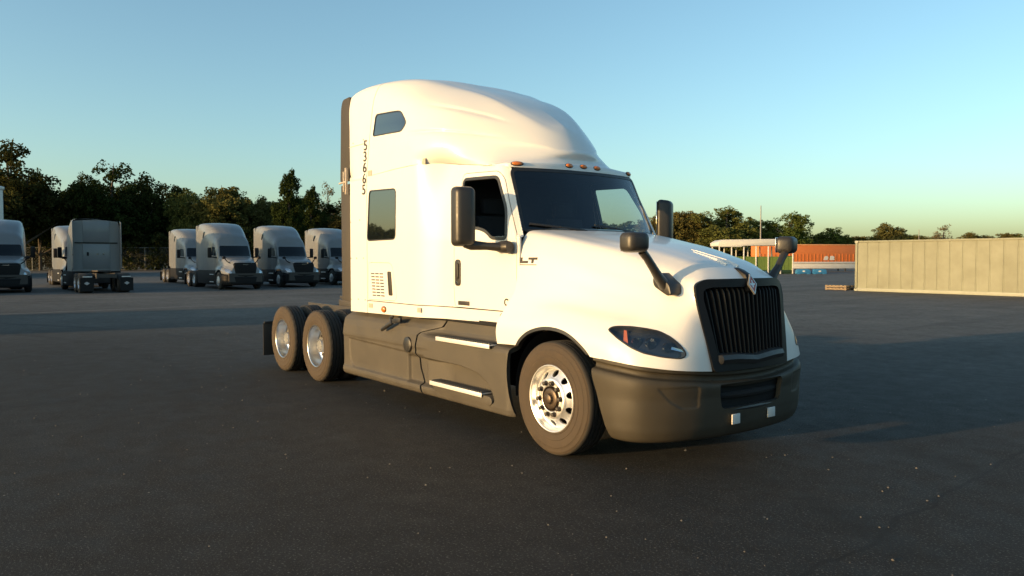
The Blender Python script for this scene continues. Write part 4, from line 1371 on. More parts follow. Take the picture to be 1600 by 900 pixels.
WHITE2 = mat('white_sheet', (.62, .61, .58), .6, noise=(1, .5, (.52, .51, .47)))
GREEN = mat('green_board', (.10, .16, .03), .7, noise=(1.5, .6, (.14, .20, .04)))
GREEND = mat('dark_green_board', (.015, .045, .02), .7)
p0 = at_px(1122, 428, 92); p1 = at_px(1240, 428, 92)
ax = (p1 - p0); ax.z = 0; Ls = ax.length; rz = math.atan2(ax.y, ax.x)
sh = empty('open_shed', (p0.x, p0.y, 0), rz, 'open sided stall with white canopy roof, white posts and green board walls', 'stall')
D_ = 3.2
rf = MB()
rf.prism([(-.1, 3.35), (-.1, 3.75), (.5, 4.08), (Ls - .3, 4.20), (Ls + .1, 4.15), (Ls - .2, 3.42), (3.0, 3.35), (2.6, 3.22), (.3, 3.22)], -.25, D_ + .25, 'y')
rf.build('canopy_roof', WHITE2, sh, bevel=.05)
npst = 7
for i in range(npst):
    for y_ in (0.0, D_):
        MB().box((.12 + (Ls - .24) * i / (npst - 1), y_, 1.66), (.13, .13, 3.32)).build('post', WHITE2, sh, bevel=.01)
nb = 18
for y_ in (.06, D_ - .06):
    for i in range(nb):
        x = .1 + (Ls - .2) * (i + .5) / nb
        MB().box((x, y_, 1.20), ((Ls - .2) / nb - .03, .05, 1.75)).build('wall_board', GREEN, sh)
    MB().box((Ls / 2, y_, .30), (Ls, .10, .35)).build('plinth_board', GREEND, sh, bevel=.01)
MB().box((Ls / 2, D_ / 2, .10), (Ls, D_ - .3, .2)).build('floor', GREEND, sh)
MB().box((Ls - .05, D_ / 2, 1.2), (.06, D_ - .3, 1.9)).build('end_board', GREEND, sh)

ORANGE = mat('orange_steel', (.62, .185, .045), .5, noise=(.9, .5, (.52, .145, .035)))
p0 = at_px(1186, 424, 109); p1 = at_px(1352, 424, 112)
ax = (p1 - p0); ax.z = 0; Lo = ax.length; rz = math.atan2(ax.y, ax.x)
ot = empty('orange_trailer', (p0.x, p0.y, 0), rz, 'long orange box trailer with white lower skirt behind the green stall', 'trailer')
MB().box((Lo / 2, 1.25, 2.62), (Lo, 2.4, 2.55)).build('body', ORANGE, ot, bevel=.03)
MB().box((Lo / 2, -.01, 3.82), (Lo, .08, .14)).build('top_rail', mat('pale_orange', (.75, .36, .15), .5), ot, bevel=.01)
for i in range(30):
    MB().box((.25 + (Lo - .5) * i / 29, .04, 1.95), (.07, .06, 1.1)).build('side_rib', ORANGE, ot)
MB().box((Lo / 2, .02, 1.27), (Lo, .10, .22)).build('bottom_rail', WHITE2, ot, bevel=.01)
MB().box((Lo * .62, .12, .78), (Lo * .62, .05, .72)).build('side_skirt', WHITE2, ot, bevel=.01)
for xx_ in (1.3, 2.55):
    for y_ in (.25, 2.2):
        MB().lathe([(.20, -.15), (.26, -.15), (.46, -.13), (.50, -.08), (.50, .08), (.46, .13), (.26, .15), (.2, .15)], (xx_, y_, .5), 'y', 24).build('tyre', RUBBER, ot)
for xx_ in (Lo - 3.0,):
    for y_ in (.35, 2.1): MB().box((xx_, y_, .65), (.15, .12, 1.25)).build('landing_leg', STEEL, ot)
for dx, pl in ((0, [(0, 0), (.12, .5), (.55, .62), (.75, .35), (.6, 0)]), (.95, [(0, 0), (.1, .6), (.5, .6), (.8, .42), (.62, .25), (.85, .1), (.6, 0)])):
    MB().prism([(Lo * .60 + dx + a, 1.62 + b_) for a, b_ in pl], -.02, .0, 'y').build('side_mark', WHITE2, ot)

BLUE = mat('blue_plastic', (.03, .17, .36), .45, noise=(3, .4, (.05, .22, .42)))
for u, lab in ((1254.5, 'low blue plastic barrier on the tarmac nearer the green stall'), (1279.5, 'low blue plastic barrier on the tarmac farther from the green stall')):
    p = at_px(u, 428, 91)
    bb = empty('blue_barrier', (p.x, p.y, 0), R(53.2), lab, 'barrier', 'blue barriers by the trailer')
    MB().prism(rnd_poly([(-.85, .05), (-.78, .45), (-.62, .58), (.62, .58), (.78, .45), (.85, .05)], .06, 3), -.28, .28, 'y').build('body', BLUE, bb, bevel=.05)
    for xx_ in (-.55, .55): MB().box((xx_, 0, .04), (.35, .6, .08)).build('foot', BLUE, bb, bevel=.01)
    MB().box((0, -.29, .33), (.28, .02, .16)).build('sticker', WHITE2, bb)

POLE = mat('grey_pole', (.26, .25, .23), .8)
for u, vt, dep, lab in ((1189, 322, 120, 'tall thin grey utility pole rising behind the stall roof'), (1436, 359, 190, 'short distant post rising above the beige container')):
    pt = at_px(u, vt, dep)
    po = empty('utility_pole', (pt.x, pt.y, 0), 0, lab, 'pole', 'thin poles on the horizon')
    MB().tube([(0, 0, -.3), (0, 0, pt.z * .5), (0, 0, pt.z)], [.13, .10, .07], 10).build('shaft', POLE, po)
    MB().tube([(0, 0, pt.z - .05), (0, 0, pt.z + .10)], [.08, .04], 8).build('cap', POLE, po)

# white building whose corner shows at the left edge
pt = at_px(4, 295, 74); pbx, pby = pt.x, pt.y
wh = empty('warehouse', (pbx, pby, 0), 0, 'white metal warehouse corner showing at the far left edge', 'building')
hgt = pt.z
WALLW = mat('white_cladding', (.62, .62, .58), .6, noise=(.8, .4, (.52, .52, .48)))
for k in range(20):
    MB().box((-.02, -.5 - k * 1.0, hgt / 2), (.10, .97, hgt)).build('wall_sheet', WALLW, wh, bevel=.01)
for k in range(24):
    MB().box((-.6 - k * 1.0, -.02, hgt / 2), (.97, .10, hgt)).build('wall_sheet', WALLW, wh, bevel=.01)
MB().prism([(.15, hgt - .05), (.15, hgt + .18), (-12, hgt + 1.3), (-24.2, hgt + .18), (-24.2, hgt - .05)], -20.2, .15, 'y').build('roof', WALLW, wh, bevel=.02)
MB().box((-12, -10, hgt / 2), (23.5, 19.6, hgt - .1)).build('core', WALLW, wh)
MB().box((.06, -8.5, 2.1), (.06, 4.0, 4.2)).build('roller_door', mat('grey_door', (.3, .3, .3), .5), wh, bevel=.01)

# chain link fence behind the parked tractors
FENCE = mat('galvanised_wire', (.20, .21, .20), .6, metal=.3)
fa = at_px(-40, 418, 118); fb_ = at_px(560, 418, 126)
ax = fb_ - fa; ax.z = 0; Lf = ax.length
fe = empty('chain_link_fence', (fa.x, fa.y, 0), math.atan2(ax.y, ax.x), 'tall chain link fence running in front of the dark trees', 'fence')
Hf = 3.6
npst = int(Lf / 4)
for i in range(npst + 1):
    MB().tube([(i * Lf / npst, 0, 0), (i * Lf / npst, 0, Hf)], .05, 8).build('post', FENCE, fe)
for z in (Hf - .03, .1):
    MB().tube([(0, 0, z), (Lf, 0, z)], .03, 6).build('rail', FENCE, fe)
V = []; F = []
nw = int(Lf / .22)
for i in range(nw):
    x = i * Lf / nw
    for dx in (-Hf * .5, Hf * .5):
        if 0 < x + dx < Lf:
            o = len(V); V += [(x, .0, .05), (x + .008, 0, .05), (x + dx + .008, 0, Hf - .05), (x + dx, 0, Hf - .05)]; F.append((o, o + 1, o + 2, o + 3))
tag(mk('wire_mesh', V, F, FENCE, fe, False), kind='stuff')

# box trailer outside the left edge: its shadow is the dark band across the lot
bt = empty('box_trailer', (-27.6, -31.2, 0), 0, 'white box trailer outside the left edge throwing a shadow band', 'trailer')
LB = 7.2
MB().box((LB / 2, 1.25, 2.62), (LB, 2.5, 2.95)).build('body', WALLW, bt, bevel=.03)
for z in (1.2, 4.08):
    for y_ in (.02, 2.48): MB().box((LB / 2, y_, z), (LB, .08, .14)).build('rail', ALUD, bt, bevel=.01)
for x_ in (1.1, 2.3):
    for y_ in (.2, 2.3):
        MB().lathe([(.20, -.15), (.26, -.15), (.46, -.13), (.50, -.08), (.50, .08), (.46, .13), (.26, .15), (.2, .15)], (x_, y_, .5), 'y', 24).build('tyre', RUBBER, bt)
for y_ in (.5, 2.0): MB().box((LB - 1.6, y_, .6), (.14, .12, 1.2)).build('landing_leg', STEEL, bt)
MB().box((LB / 2, 1.25, 1.05), (LB - .4, 1.0, .2)).build('chassis', STEEL, bt)
for y_ in (.63, 1.87): MB().box((-.03, y_, 2.62), (.05, 1.18, 2.8)).build('rear_door', WALLW, bt, bevel=.01)

# loose grit on the tarmac
rs_ = np.random.RandomState(12)
ng = 650
gx_ = rs_.uniform(-14, 4.4, ng); gy_ = rs_.uniform(-6.5, 5.5, ng); gr_ = rs_.uniform(.004, .011, ng) * np.where(rs_.uniform(size=ng) > .97, 1.8, 1)
octv = np.array([(1, 0, 0), (-1, 0, 0), (0, 1, 0), (0, -1, 0), (0, 0, .75), (0, 0, -.75)])
octf = np.array([(0, 2, 4), (2, 1, 4), (1, 3, 4), (3, 0, 4), (2, 0, 5), (1, 2, 5), (3, 1, 5), (0, 3, 5)])
V = (octv[None] * rs_.uniform(.6, 1.3, (ng, 6, 1)) * gr_[:, None, None] + np.stack([gx_, gy_, gr_ * .5], 1)[:, None, :]).reshape(-1, 3)
F = (octf[None] + 6 * np.arange(ng)[:, None, None]).reshape(-1, 3)
tag(mk('loose_grit', V, F, mat('grit_stone', (.17, .16, .145), .9, noise=(3, .8, (.08, .075, .07))), None, False), 'loose pale grit scattered on the dark tarmac', 'grit', None, 'stuff')
# ================================================================== parked tractors
PGREY = mat('parked_paint', (.165, .172, .18), .34, coat=.3, noise=(1.5, .25, (.125, .125, .125)))
PDARK = mat('parked_dark_plastic', (.011, .011, .012), .6, spec=.2)
PGLASS = mat('parked_glass', (.006, .008, .011), .08, spec=.35)
PLIGHT = mat('parked_headlight', (.42, .44, .46), .12, metal=.8)


def parked_tractor():
    t = empty('parked_tractor')
    S = lambda x, pts: [(x, a, b) for a, b in pts]
    CABG = np.array([
        S(-4.25, [(1.2, 1.1), (1.2, 1.9), (1.2, 2.6), (1.2, 3.1), (1.19, 3.55), (1.1, 3.88), (.6, 3.97), (0, 3.99)]),
        S(-3.4, [(1.21, 1.1), (1.21, 1.9), (1.21, 2.6), (1.2, 3.1), (1.18, 3.55), (1.06, 3.88), (.6, 3.98), (0, 4.0)]),
        S(-2.7, [(1.21, 1.1), (1.21, 1.9), (1.2, 2.6), (1.18, 3.1), (1.12, 3.5), (.96, 3.78), (.5, 3.88), (0, 3.90)]),
        S(-2.15, [(1.16, 1.1), (1.16, 1.9), (1.14, 2.55), (1.11, 3.0), (1.02, 3.36), (.86, 3.60), (.45, 3.70), (0, 3.72)]),
        S(-1.6, [(1.07, 1.1), (1.07, 1.9), (1.04, 2.45), (1.02, 2.8), (.93, 3.09), (.76, 3.30), (.4, 3.40), (0, 3.43)]),
        S(-1.15, [(1.04, 1.1), (1.04, 1.9), (1.0, 2.4), (.96, 2.66), (.87, 2.86), (.68, 3.02), (.35, 3.10), (0, 3.13)]),
        [(-.80, .99, 1.1), (-.80, .99, 1.9), (-.93, .93, 2.38), (-1.0, .89, 2.62), (-1.05, .78, 2.76), (-1.08, .58, 2.88), (-1.07, .3, 2.96), (-1.06, 0, 2.98)],
        [(-.64, .62, 1.1), (-.64, .62, 1.9), (-.82, .58, 2.38), (-.92, .55, 2.62), (-.96, .48, 2.70), (-1.0, .36, 2.80), (-1.01, .18, 2.87), (-1.01, 0, 2.89)],
        [(-.58, .3, 1.1), (-.58, .3, 1.9), (-.78, .28, 2.38), (-.88, .27, 2.62), (-.92, .23, 2.68), (-.96, .17, 2.76), (-.98, .08, 2.82), (-.98, 0, 2.83)],
        [(-.56, 0, 1.1), (-.56, 0, 1.9), (-.77, 0, 2.38), (-.87, 0, 2.62), (-.91, 0, 2.67), (-.94, 0, 2.74), (-.96, 0, 2.79), (-.97, 0, 2.81)],
    ]) * [1, -1, 1]
    C = surf(patch(CABG, 90, 60), (.2, -1, .3))
    cab_ = join_mirror(C, 'cab', PGREY, 0, t)
    WSQ = rnd_poly([(-.90, 1.93), (-.84, 2.56), (.3, 2.56), (.3, 1.93)], .07, 4)
    wsp = C.offset(.006).trim(lambda V: np.where(V[:, 0] > -1.12, psdf(YZ(V), WSQ), 1))
    join_mirror(wsp, 'windshield', PGLASS, 0, t)
    sw_ = C.offset(.006).trim(lambda V: np.where(V[:, 1] < -.7, psdf(XZ(V), rnd_poly([(-1.85, 2.0), (-1.82, 2.52), (-1.22, 2.46), (-1.0, 1.95)], .06, 4)), 1))
    up_ = C.offset(.006).trim(lambda V: np.where(V[:, 1] < -.7, psdf(XZ(V), rnd_poly([(-3.15, 3.05), (-2.95, 3.45), (-2.70, 3.42), (-2.95, 3.02)], .05, 4)), 1))
    for q, nm in ((sw_, 'door_window'), (up_, 'sleeper_window')):
        q.panel(nm, PGLASS, t, 0); q.mirror().panel(nm, PGLASS, t, 0)
    MB().box((-.83, .60, 2.10), (.012, .13, .10), Matrix.Rotation(R(-24), 3, 'Y')).build('windshield_sticker', mat('sticker_pale', (.55, .6, .58), .6), t)
    MB().prism([(-1.18, 1.1), (1.18, 1.1), (1.18, 3.5), (1.08, 3.85), (0, 3.95), (-1.08, 3.85), (-1.18, 3.5)], -4.24, -4.2, 'x').build('back_wall', PGREY, t)
    for z0, z1, w_ in ((2.72, 3.88, .78), (1.25, 2.60, .80)):
        MB().box((-4.255, 0, (z0 + z1) / 2), (.02, w_ * 2 * .82, z1 - z0)).build('back_panel', PGREY, t, bevel=.008)
    MB().box((-4.26, 0, 2.66), (.05, 2.1, .06)).build('back_rail', PDARK, t)
    MB().box((-4.27, .42, 2.05), (.03, .10, .20)).build('vent', PDARK, t)
    for y_ in (-.06, -.35): MB().lathe([(.0001, -.02), (.04, -.02), (.05, 0)], (-4.27, y_, 2.05), 'x', 10).build('work_lamp', PLIGHT, t)
    for sg_ in (-1, 1):
        MB().prism(rnd_poly([(-4.26, 1.2), (-4.26, 3.86), (-4.62, 3.80), (-4.66, 1.25)], .03, 3), sg_ * 1.165, sg_ * 1.20, 'y').build('side_extender', PGREY, t, bevel=.006)
        MB().box((-4.64, sg_ * 1.185, 2.0), (.03, .03, .06)).build('extender_clip', PDARK, t)
    H2 = HD.copy()
    H2[:, :, 2] = 0.9 + (H2[:, :, 2] - .9) * np.array([.90, .90, .90, .90, .91, .92, .93, .93])[:, None]
    H2[7, :, 0] += -.02
    H2[7, 3:, 1] *= 1.12; H2[7, 2, 1] *= 1.12; H2[6, 3:, 1] *= 1.06
    Hs = surf(patch(H2, 50, 44), (.3, -1, .6))
    hh = Hs.trim(lambda V: -psdf(XZ(V), ARCH))
    join_mirror(hh, 'hood', PGREY, 0, t)
    hl = Hs.offset(.012).trim(lambda V: np.where(is_side(V), psdf(AB(V), HLP * [.85, 1] + [.05, -.02]), 1))
    for q in (hl, hl.mirror()):
        o = q.panel('headlight', PLIGHT, t, .02)
    Go = np.array([(-.56, .78), (-.66, 1.38), (-.58, 1.50), (.58, 1.50), (.66, 1.38), (.56, .78)])
    gp = MB(); gp.prism([tuple(p) for p in rnd_poly(Go, .06, 4)], 1.08, 1.215, 'x')
    go = gp.build('grille', PDARK, t, bevel=.02)
    for k in range(7):
        z = .88 + k * .085
        MB().box((1.222, 0, z), (.02, 1.0 + k * .02, .03)).build('grille_bar', GRILLE, go)
    MB().box((1.225, 0, 1.455), (.02, .30, .035)).build('grille_badge', PLIGHT, go)
    Bs = surf(patch(np.array(BG), 44, 30), (.6, -.6, 0))
    join_mirror(Bs, 'bumper', PDARK, 0, t)
    for sg_ in (-1, 1):
        sk = MB()
        sk.prism(rnd_poly([(-4.4, .28), (-4.45, .9), (-4.3, 1.11), (-.75, 1.11), (-.62, .95), (-.60, .28)], .06, 4), sg_ * 1.05, sg_ * 1.19, 'y')
        so = sk.build('side_skirt', PDARK, t, bevel=.04)
        for z in (.42, .86): MB().box((-1.35, sg_ * 1.195, z), (.75, .05, .06)).build('step', ALU, so, bevel=.01)
        for ax_, nm in ((0, 'front_wheel'), (XR, 'drive_wheel'), (XR - 1.32, 'drive_wheel')):
            wd = .15 if ax_ == 0 else .32
            yc = sg_ * (1.20 - wd)
            wo_ = MB().lathe([(.28, -wd), (.31, -wd - .01), (.44, -wd - .01), (.495, -wd + .02), (.515, -wd + .05), (.515, wd - .05), (.495, wd - .02), (.44, wd + .01), (.31, wd + .01), (.28, wd)], (ax_, yc, .515), 'y', 36).build(nm, RUBBER, t)
            dsh = .03 if ax_ == 0 else -.14
            MB().lathe([(.305, sg_ * (wd - .0)), (.29, sg_ * (wd + .005)), (.275, sg_ * (wd - .05)), (.25, sg_ * (wd + dsh - .03)), (.15, sg_ * (wd + dsh)), (.10, sg_ * (wd + dsh)), (.09, sg_ * (wd + .04)), (.0001, sg_ * (wd + .05))], (ax_, yc, .515), 'y', 30).build('rim', ALU, wo_)
        mo = mirror_head(Vector((-.98, sg_ * 1.40, 2.15)), (.16, .24, .62), R(18 * sg_), 'door_mirror', t, PDARK)
        MB().tube([(-.95, sg_ * 1.35, 1.9), (-.85, sg_ * 1.0, 1.85)], .035, 8).build('mirror_arm', PDARK, mo)
        ho_ = mirror_head(Vector((.55, sg_ * 1.02, 1.85)), (.14, .22, .16), R(14 * sg_), 'hood_mirror', t, PDARK)
        MB().tube([(.55, sg_ * .97, 1.80), (.60, sg_ * .85, 1.62), (.75, sg_ * .66, 1.5)], .03, 8).build('mirror_arm', PDARK, ho_)
        fl = MB().box((-7.42, sg_ * .93, .46), (.015, .62, .68)).build('mud_flap', PDARK, t)
        mk('flap_emblem', [(-7.432, sg_ * .93 + a, .52 + b_) for a, b_ in ((.13, 0), (0, .09), (-.13, 0), (0, -.09))], [(0, 1, 2, 3)], mat('flap_white', (.4, .4, .4), .7), fl, False)
        MB().box((-7.44, sg_ * .90, .86), (.03, .42, .05)).build('light_strip', mat('pale_strip', (.62, .62, .60), .5), t)
    f_ = MB()
    for sg_ in (-1, 1): f_.box((-3.4, sg_ * .43, .90), (7.9, .09, .27))
    f_.box((-7.3, 0, .9), (.1, .8, .2)); f_.box((-1.5, 0, .7), (5.5, 1.9, .5))
    f_.build('chassis_frame', STEEL, t)
    MB().prism(rnd_poly([(-5.45, -.46), (-5.45, .46), (-6.0, .44), (-6.45, .30), (-6.45, -.30), (-6.0, -.44)], .06, 3), 1.10, 1.17, 'z').build('fifth_wheel', STEEL, t, bevel=.01)
    return t


def ground_at(u, v):
    a = at_px(u, v, 1.0) - Vector(CAM_P)
    k = -CAM_P[2] / a.z
    return Vector(CAM_P) + a * k


PT = parked_tractor()
G_T = 'tractors parked on the far side of the lot'
# (x of front axle, y, heading, label)
spots = [
    (-40.6, 8.7, 0, 'grey high roof tractor facing us, left of the three lined up by the white truck'),
    (-42.1, 12.8, 0, 'grey high roof tractor facing us, middle of the three lined up by the white truck'),
    (-44.1, 17.2, 0, 'grey high roof tractor facing us, half hidden behind the white truck'),
    (-51.6, 9.6, 0, 'grey tractor standing one row back, partly hidden by the tractor in front'),
    (-43.4, -2.7, 0, 'grey tractor facing us, cut off by the left edge of the photo'),
    (-46.6, 1.5, 180, 'tractor turned away, showing its pale sleeper back wall and mud flaps'),
    (-50.4, 1.9, 0, 'tractor one row back, peeking out left of the one turned away'),
    (-41.6, -6.9, 0, 'unseen grey tractor added just outside the left edge to shade the row'),  # this one and the next are added out of view to shade the row
    (-42.0, -11.0, 0, 'unseen grey tractor added farther outside the left edge to shade the row'),
]
for i, (x, y, hd_, lab) in enumerate(spots):
    o = PT if i == 0 else clone(PT)
    o.location = (x, y, 0); o.rotation_euler = (0, 0, R(hd_))
    tag(o, lab, 'truck', G_T)

# ================================================================== trees
def leaf_mat(name, c1, c2, c3):
    m = bpy.data.materials.new(name); m.use_nodes = True
    nt = m.node_tree; N = nt.nodes; L = nt.links
    N.clear()
    o = N.new('ShaderNodeOutputMaterial')
    oi = N.new('ShaderNodeObjectInfo'); tc = N.new('ShaderNodeTexCoord')
    n = N.new('ShaderNodeTexNoise'); n.inputs['Scale'].default_value = .55; n.inputs['Detail'].default_value = 4
    L.new(tc.outputs['Object'], n.inputs['Vector'])
    a = N.new('ShaderNodeMix'); a.data_type = 'RGBA'; a.inputs['A'].default_value = (*c1, 1); a.inputs['B'].default_value = (*c2, 1)
    r = N.new('ShaderNodeMapRange'); r.inputs[1].default_value = .35; r.inputs[2].default_value = .65
    L.new(n.outputs['Fac'], r.inputs[0]); L.new(r.outputs[0], a.inputs['Factor'])
    b = N.new('ShaderNodeMix'); b.data_type = 'RGBA'; b.inputs['B'].default_value = (*c3, 1)
    r2 = N.new('ShaderNodeMapRange'); r2.inputs[1].default_value = .3; r2.inputs[2].default_value = 1.0; r2.inputs[4].default_value = .75
    L.new(oi.outputs['Random'], r2.inputs[0]); L.new(r2.outputs[0], b.inputs['Factor'])
    L.new(a.outputs['Result'], b.inputs['A'])
    df = N.new('ShaderNodeBsdfDiffuse'); tr = N.new('ShaderNodeBsdfTranslucent')
    L.new(b.outputs['Result'], df.inputs[0]); L.new(b.outputs['Result'], tr.inputs[0])
    mx = N.new('ShaderNodeMixShader'); mx.inputs[0].default_value = .22
    L.new(df.outputs[0], mx.inputs[1]); L.new(tr.outputs[0], mx.inputs[2]); L.new(mx.outputs[0], o.inputs[0])
    return m


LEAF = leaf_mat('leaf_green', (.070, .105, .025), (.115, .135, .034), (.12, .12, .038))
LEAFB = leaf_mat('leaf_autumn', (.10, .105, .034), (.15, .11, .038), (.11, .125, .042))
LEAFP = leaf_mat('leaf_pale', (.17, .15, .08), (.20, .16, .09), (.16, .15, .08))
LEAF_SHADED = leaf_mat('leaf_shaded', (.026, .040, .012), (.040, .052, .016), (.055, .045, .018))  # shade of the left tree row darkened into the leaf colour
BARK = mat('bark', (.07, .055, .04), .9, noise=(4, .6, (.11, .09, .07)))


def leaves(cl, nper, size, rs, spread):
    """leaf-sized quads scattered in clumps: vectorised"""
    cl = np.asarray(cl)
    n = len(cl) * nper
    c = np.repeat(cl[:, :3], nper, 0); rad = np.repeat(cl[:, 3], nper)
    d = rs.normal(size=(n, 3)); d /= np.linalg.norm(d, axis=1, keepdims=True)
    r = rad * rs.uniform(.25, 1.0, n) ** .6
    p = c + d * r[:, None] * spread
    u = rs.normal(size=(n, 3)); u /= np.linalg.norm(u, axis=1, keepdims=True)
    v = np.cross(u, rs.normal(size=(n, 3))); v /= np.linalg.norm(v, axis=1, keepdims=True)
    s = size * rs.uniform(.6, 1.3, n)[:, None]
    V = np.stack([p - u * s, p - v * s * .6, p + u * s, p + v * s * .6], 1).reshape(-1, 3)
    F = np.arange(n * 4).reshape(n, 4)
    return V, F


def fast_mesh(name, V, F, m):
    me = bpy.data.meshes.new(name)
    me.vertices.add(len(V)); me.vertices.foreach_set('co', V.astype(np.float32).ravel())
    me.loops.add(F.size); me.loops.foreach_set('vertex_index', F.astype(np.int32).ravel())
    me.polygons.add(len(F)); me.polygons.foreach_set('loop_start', (np.arange(len(F)) * 4).astype(np.int32))
    me.update(calc_edges=True); me.validate()
    me.materials.append(m)
    return me


def tree_variant(seed, kind, m, nclump=330, nper=64, size=.0125):
    """unit-height tree: trunk with limbs, crown of leaf clumps with gaps"""
    rs = np.random.RandomState(seed)
    lobes = []
    nl = rs.randint(6, 10)
    for i in range(nl):
        a = rs.uniform(0, 2 * math.pi); rr = rs.uniform(.05, .30) if kind != 'tall' else rs.uniform(.03, .17)
        h = rs.uniform(.40, .84) if kind != 'wide' else rs.uniform(.42, .78)
        lobes.append((rr * math.cos(a), rr * math.sin(a), h, rs.uniform(.11, .19) * (1.15 if kind == 'wide' else .9)))
    lobes.append((rs.uniform(-.05, .05), rs.uniform(-.05, .05), .86, .12))
    lobes.append((0, 0, .58, .26)); lobes.append((.08, -.06, .42, .22)); lobes.append((-.09, .05, .44, .20))
    if kind != 'tall':
        for i in range(4):
            a = i * 1.6 + rs.uniform(0, 1); lobes.append((.27 * math.cos(a), .27 * math.sin(a), rs.uniform(.28, .40), .13))
    tr = MB()
    tr.tube([(0, 0, -.02), (.004, 0, .12), (.01, .005, .30), (.0, .01, .55), (0, 0, .80)], [.022, .018, .015, .010, .003], 8)
    for x, y, z, r in lobes:
        b = (0.005, .005, max(.14, z - .26))
        tr.tube([b, ((x) * .45, y * .45, (b[2] + z) / 2 - .01), (x, y, z), (x * 1.12, y * 1.12, z + r * .6)], [.010, .0075, .004, .0015], 6)
    cl = []
    for x, y, z, r in lobes:
        k = max(8, int(nclump * (r / .16) ** 2 / len(lobes)))
        for i in range(k):
            d = rs.normal(size=3); d /= np.linalg.norm(d)
            q = r * rs.uniform(.30, 1.0)
            cl.append((x + d[0] * q, y + d[1] * q, z + d[2] * q * .85, rs.uniform(.030, .062)))
    V, F = leaves(cl, nper, size, rs, 1.0)
    tm = tr.build('trunk', BARK)
    me_t = tm.data; bpy.data.objects.remove(tm)
    return me_t, fast_mesh('crown', V, F, m)


VAR = {
    'a': tree_variant(1, 'round', LEAF), 'b': tree_variant(7, 'wide', LEAF, 360), 'c': tree_variant(13, 'tall', LEAF, 280),
    'd': tree_variant(23, 'round', LEAFB), 'e': tree_variant(31, 'wide', LEAFB, 330), 'f': tree_variant(3, 'round', LEAF_SHADED), 'g': tree_variant(17, 'wide', LEAF_SHADED, 360), 'h': tree_variant(29, 'tall', LEAF_SHADED, 280), 'p': tree_variant(41, 'round', LEAFP, 150, 40, .011),
}


def tree(u, vt, depth, wpx, var, label, group, rz=None):
    p = at_px(u, vt, depth)
    h = p.z
    wid = wpx / FPX * depth
    t = empty('tree', (p.x, p.y, -.02), rz if rz is not None else (u * .37) % 6.28, label, 'tree', group)
    mt, mc = VAR[var]
    sx = wid / .66 * 1.22
    for nm, me in (('trunk', mt), ('crown', mc)):
        o = bpy.data.objects.new(nm, me); COL.objects.link(o); o.parent = t
        o.scale = (sx, sx, h / .97)
    return t


GL = 'trees in the dark row on the left'
GR_ = 'sunlit trees in the row on the right'
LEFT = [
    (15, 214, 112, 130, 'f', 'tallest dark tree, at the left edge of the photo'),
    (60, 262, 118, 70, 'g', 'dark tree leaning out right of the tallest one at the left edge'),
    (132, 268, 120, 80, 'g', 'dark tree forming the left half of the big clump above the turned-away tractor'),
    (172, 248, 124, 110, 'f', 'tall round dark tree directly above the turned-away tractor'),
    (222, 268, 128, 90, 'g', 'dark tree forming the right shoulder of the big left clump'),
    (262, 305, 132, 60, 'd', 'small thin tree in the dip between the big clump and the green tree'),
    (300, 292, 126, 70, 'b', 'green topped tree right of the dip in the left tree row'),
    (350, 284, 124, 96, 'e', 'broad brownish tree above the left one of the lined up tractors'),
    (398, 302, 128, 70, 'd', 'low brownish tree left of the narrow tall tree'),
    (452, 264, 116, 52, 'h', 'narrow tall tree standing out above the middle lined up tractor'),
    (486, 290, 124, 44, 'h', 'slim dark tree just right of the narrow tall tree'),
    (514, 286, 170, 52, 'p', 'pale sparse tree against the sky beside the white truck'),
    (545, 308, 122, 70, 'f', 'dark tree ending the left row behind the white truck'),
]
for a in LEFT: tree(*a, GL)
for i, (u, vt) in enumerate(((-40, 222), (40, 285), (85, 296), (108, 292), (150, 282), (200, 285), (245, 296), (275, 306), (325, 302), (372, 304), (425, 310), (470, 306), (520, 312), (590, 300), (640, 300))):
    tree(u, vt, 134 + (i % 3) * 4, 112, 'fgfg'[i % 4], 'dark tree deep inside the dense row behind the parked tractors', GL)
RIGHT = [
    (1022, 330, 150, 50, 'd', 'brownish tree seen just right of the windshield'),
    (1075, 325, 150, 76, 'e', 'broad brown green tree right of the far door mirror'),
    (1135, 322, 148, 100, 'a', 'largest sunlit green tree, left of the thin utility pole'),
    (1182, 338, 158, 66, 'b', 'green tree directly behind the thin utility pole'),
    (1233, 331, 150, 66, 'a', 'rounded sunlit tree above the hood mirror on the far side'),
    (1275, 362, 165, 60, 'b', 'low dark tree above the orange trailer, left of the dark peaked one'),
    (1303, 354, 165, 56, 'c', 'dark peaked tree above the orange trailer'),
    (1335, 366, 175, 60, 'e', 'low brownish tree where the orange trailer meets the beige container'),
    (1390, 346, 170, 60, 'd', 'reddish brown tree rising above the left end of the beige container'),
    (1430, 364, 200, 60, 'e', 'low brown tree right of the reddish one above the container'),
    (1474, 351, 200, 54, 'p', 'pale sparse tree rising above the middle of the container'),
    (1525, 361, 210, 60, 'd', 'small distant tree right of the pale sparse one'),
    (1580, 361, 210, 56, 'e', 'small distant tree at the right edge of the photo'),
]
for a in RIGHT: tree(*a, GR_)
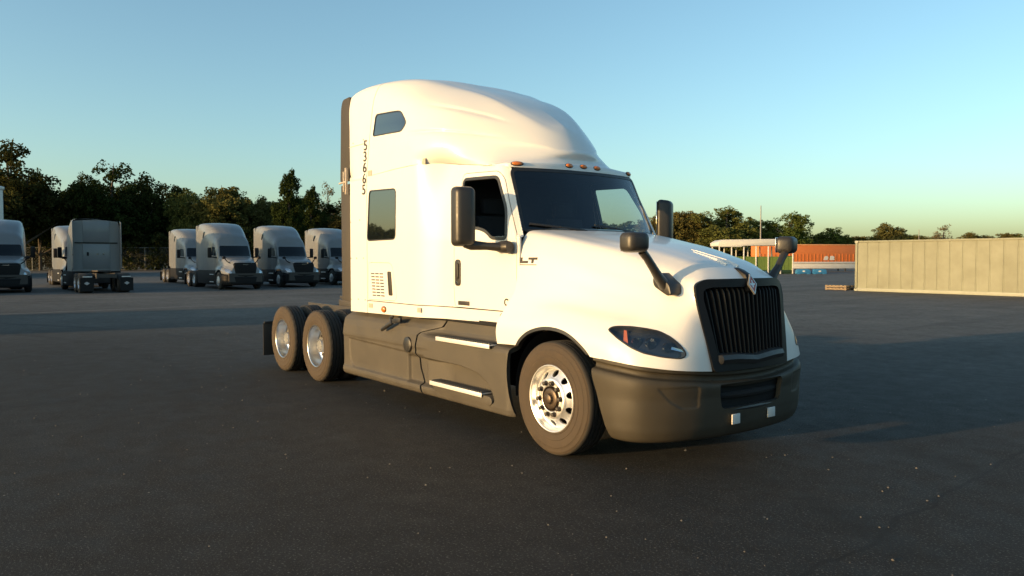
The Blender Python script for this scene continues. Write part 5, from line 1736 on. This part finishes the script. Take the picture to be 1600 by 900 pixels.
for i, (u, vt) in enumerate(((970, 345), (930, 345), (890, 340), (1050, 352), (1105, 350), (1160, 350), (1208, 356), (1255, 368), (1320, 372), (1360, 368), (1410, 370), (1455, 370), (1500, 370), (1550, 370), (1610, 366), (1660, 360))):
    tree(u, vt, 190 + (i % 4) * 6, 86, 'badeb'[i % 5], 'low far tree in the hedge line along the right horizon', GR_)
# unseen wood added round the lot to block low sky light and feed reflections
rs = np.random.RandomState(9)
cl = []
for a_ in np.r_[np.arange(194, 240, .16), np.arange(284, 462, .16)]:
    rr_ = rs.uniform(92, 112); t_ = R(a_)
    hh_ = (3.9 if a_ < 250 else 8.5) + (2.5 * math.sin(a_ * .31) + 1.5 * math.sin(a_ * .83)) * (.4 if a_ < 250 else 1)
    for k in range(3): cl.append((rr_ * math.cos(t_) + rs.uniform(-2, 2), rr_ * math.sin(t_) + rs.uniform(-2, 2), rs.uniform(.5, hh_), rs.uniform(.8, 1.3)))
V, F = leaves(cl, 34, .45, rs, 1.0)
o = bpy.data.objects.new('woodland', fast_mesh('woodland', V, F, LEAF)); COL.objects.link(o)  # unseen wood, added to block low sky light
tag(o, 'unseen wood added outside the frame to block low sky light', 'woodland', None, 'stuff')

# undergrowth: one leafy mass along each tree row
rs = np.random.RandomState(5)
cl = []
for u in np.linspace(-120, 700, 260):
    p = at_px(u, 404, 124 + rs.uniform(-4, 14))
    for k in range(3): cl.append((p.x + rs.uniform(-1, 1), p.y + rs.uniform(-1, 1), rs.uniform(.4, 5.2), rs.uniform(.9, 1.7)))
for u in np.linspace(860, 1700, 230):
    p = at_px(u, 404, 160 + rs.uniform(-6, 25))
    for k in range(2): cl.append((p.x + rs.uniform(-1, 1), p.y + rs.uniform(-1, 1), rs.uniform(.4, 4.2), rs.uniform(1.0, 1.8)))
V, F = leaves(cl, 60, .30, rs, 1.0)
o = bpy.data.objects.new('undergrowth', fast_mesh('undergrowth', V, F, LEAF_SHADED)); COL.objects.link(o)
tag(o, 'dark leafy undergrowth filling the foot of the tree rows', 'undergrowth', None, 'stuff')
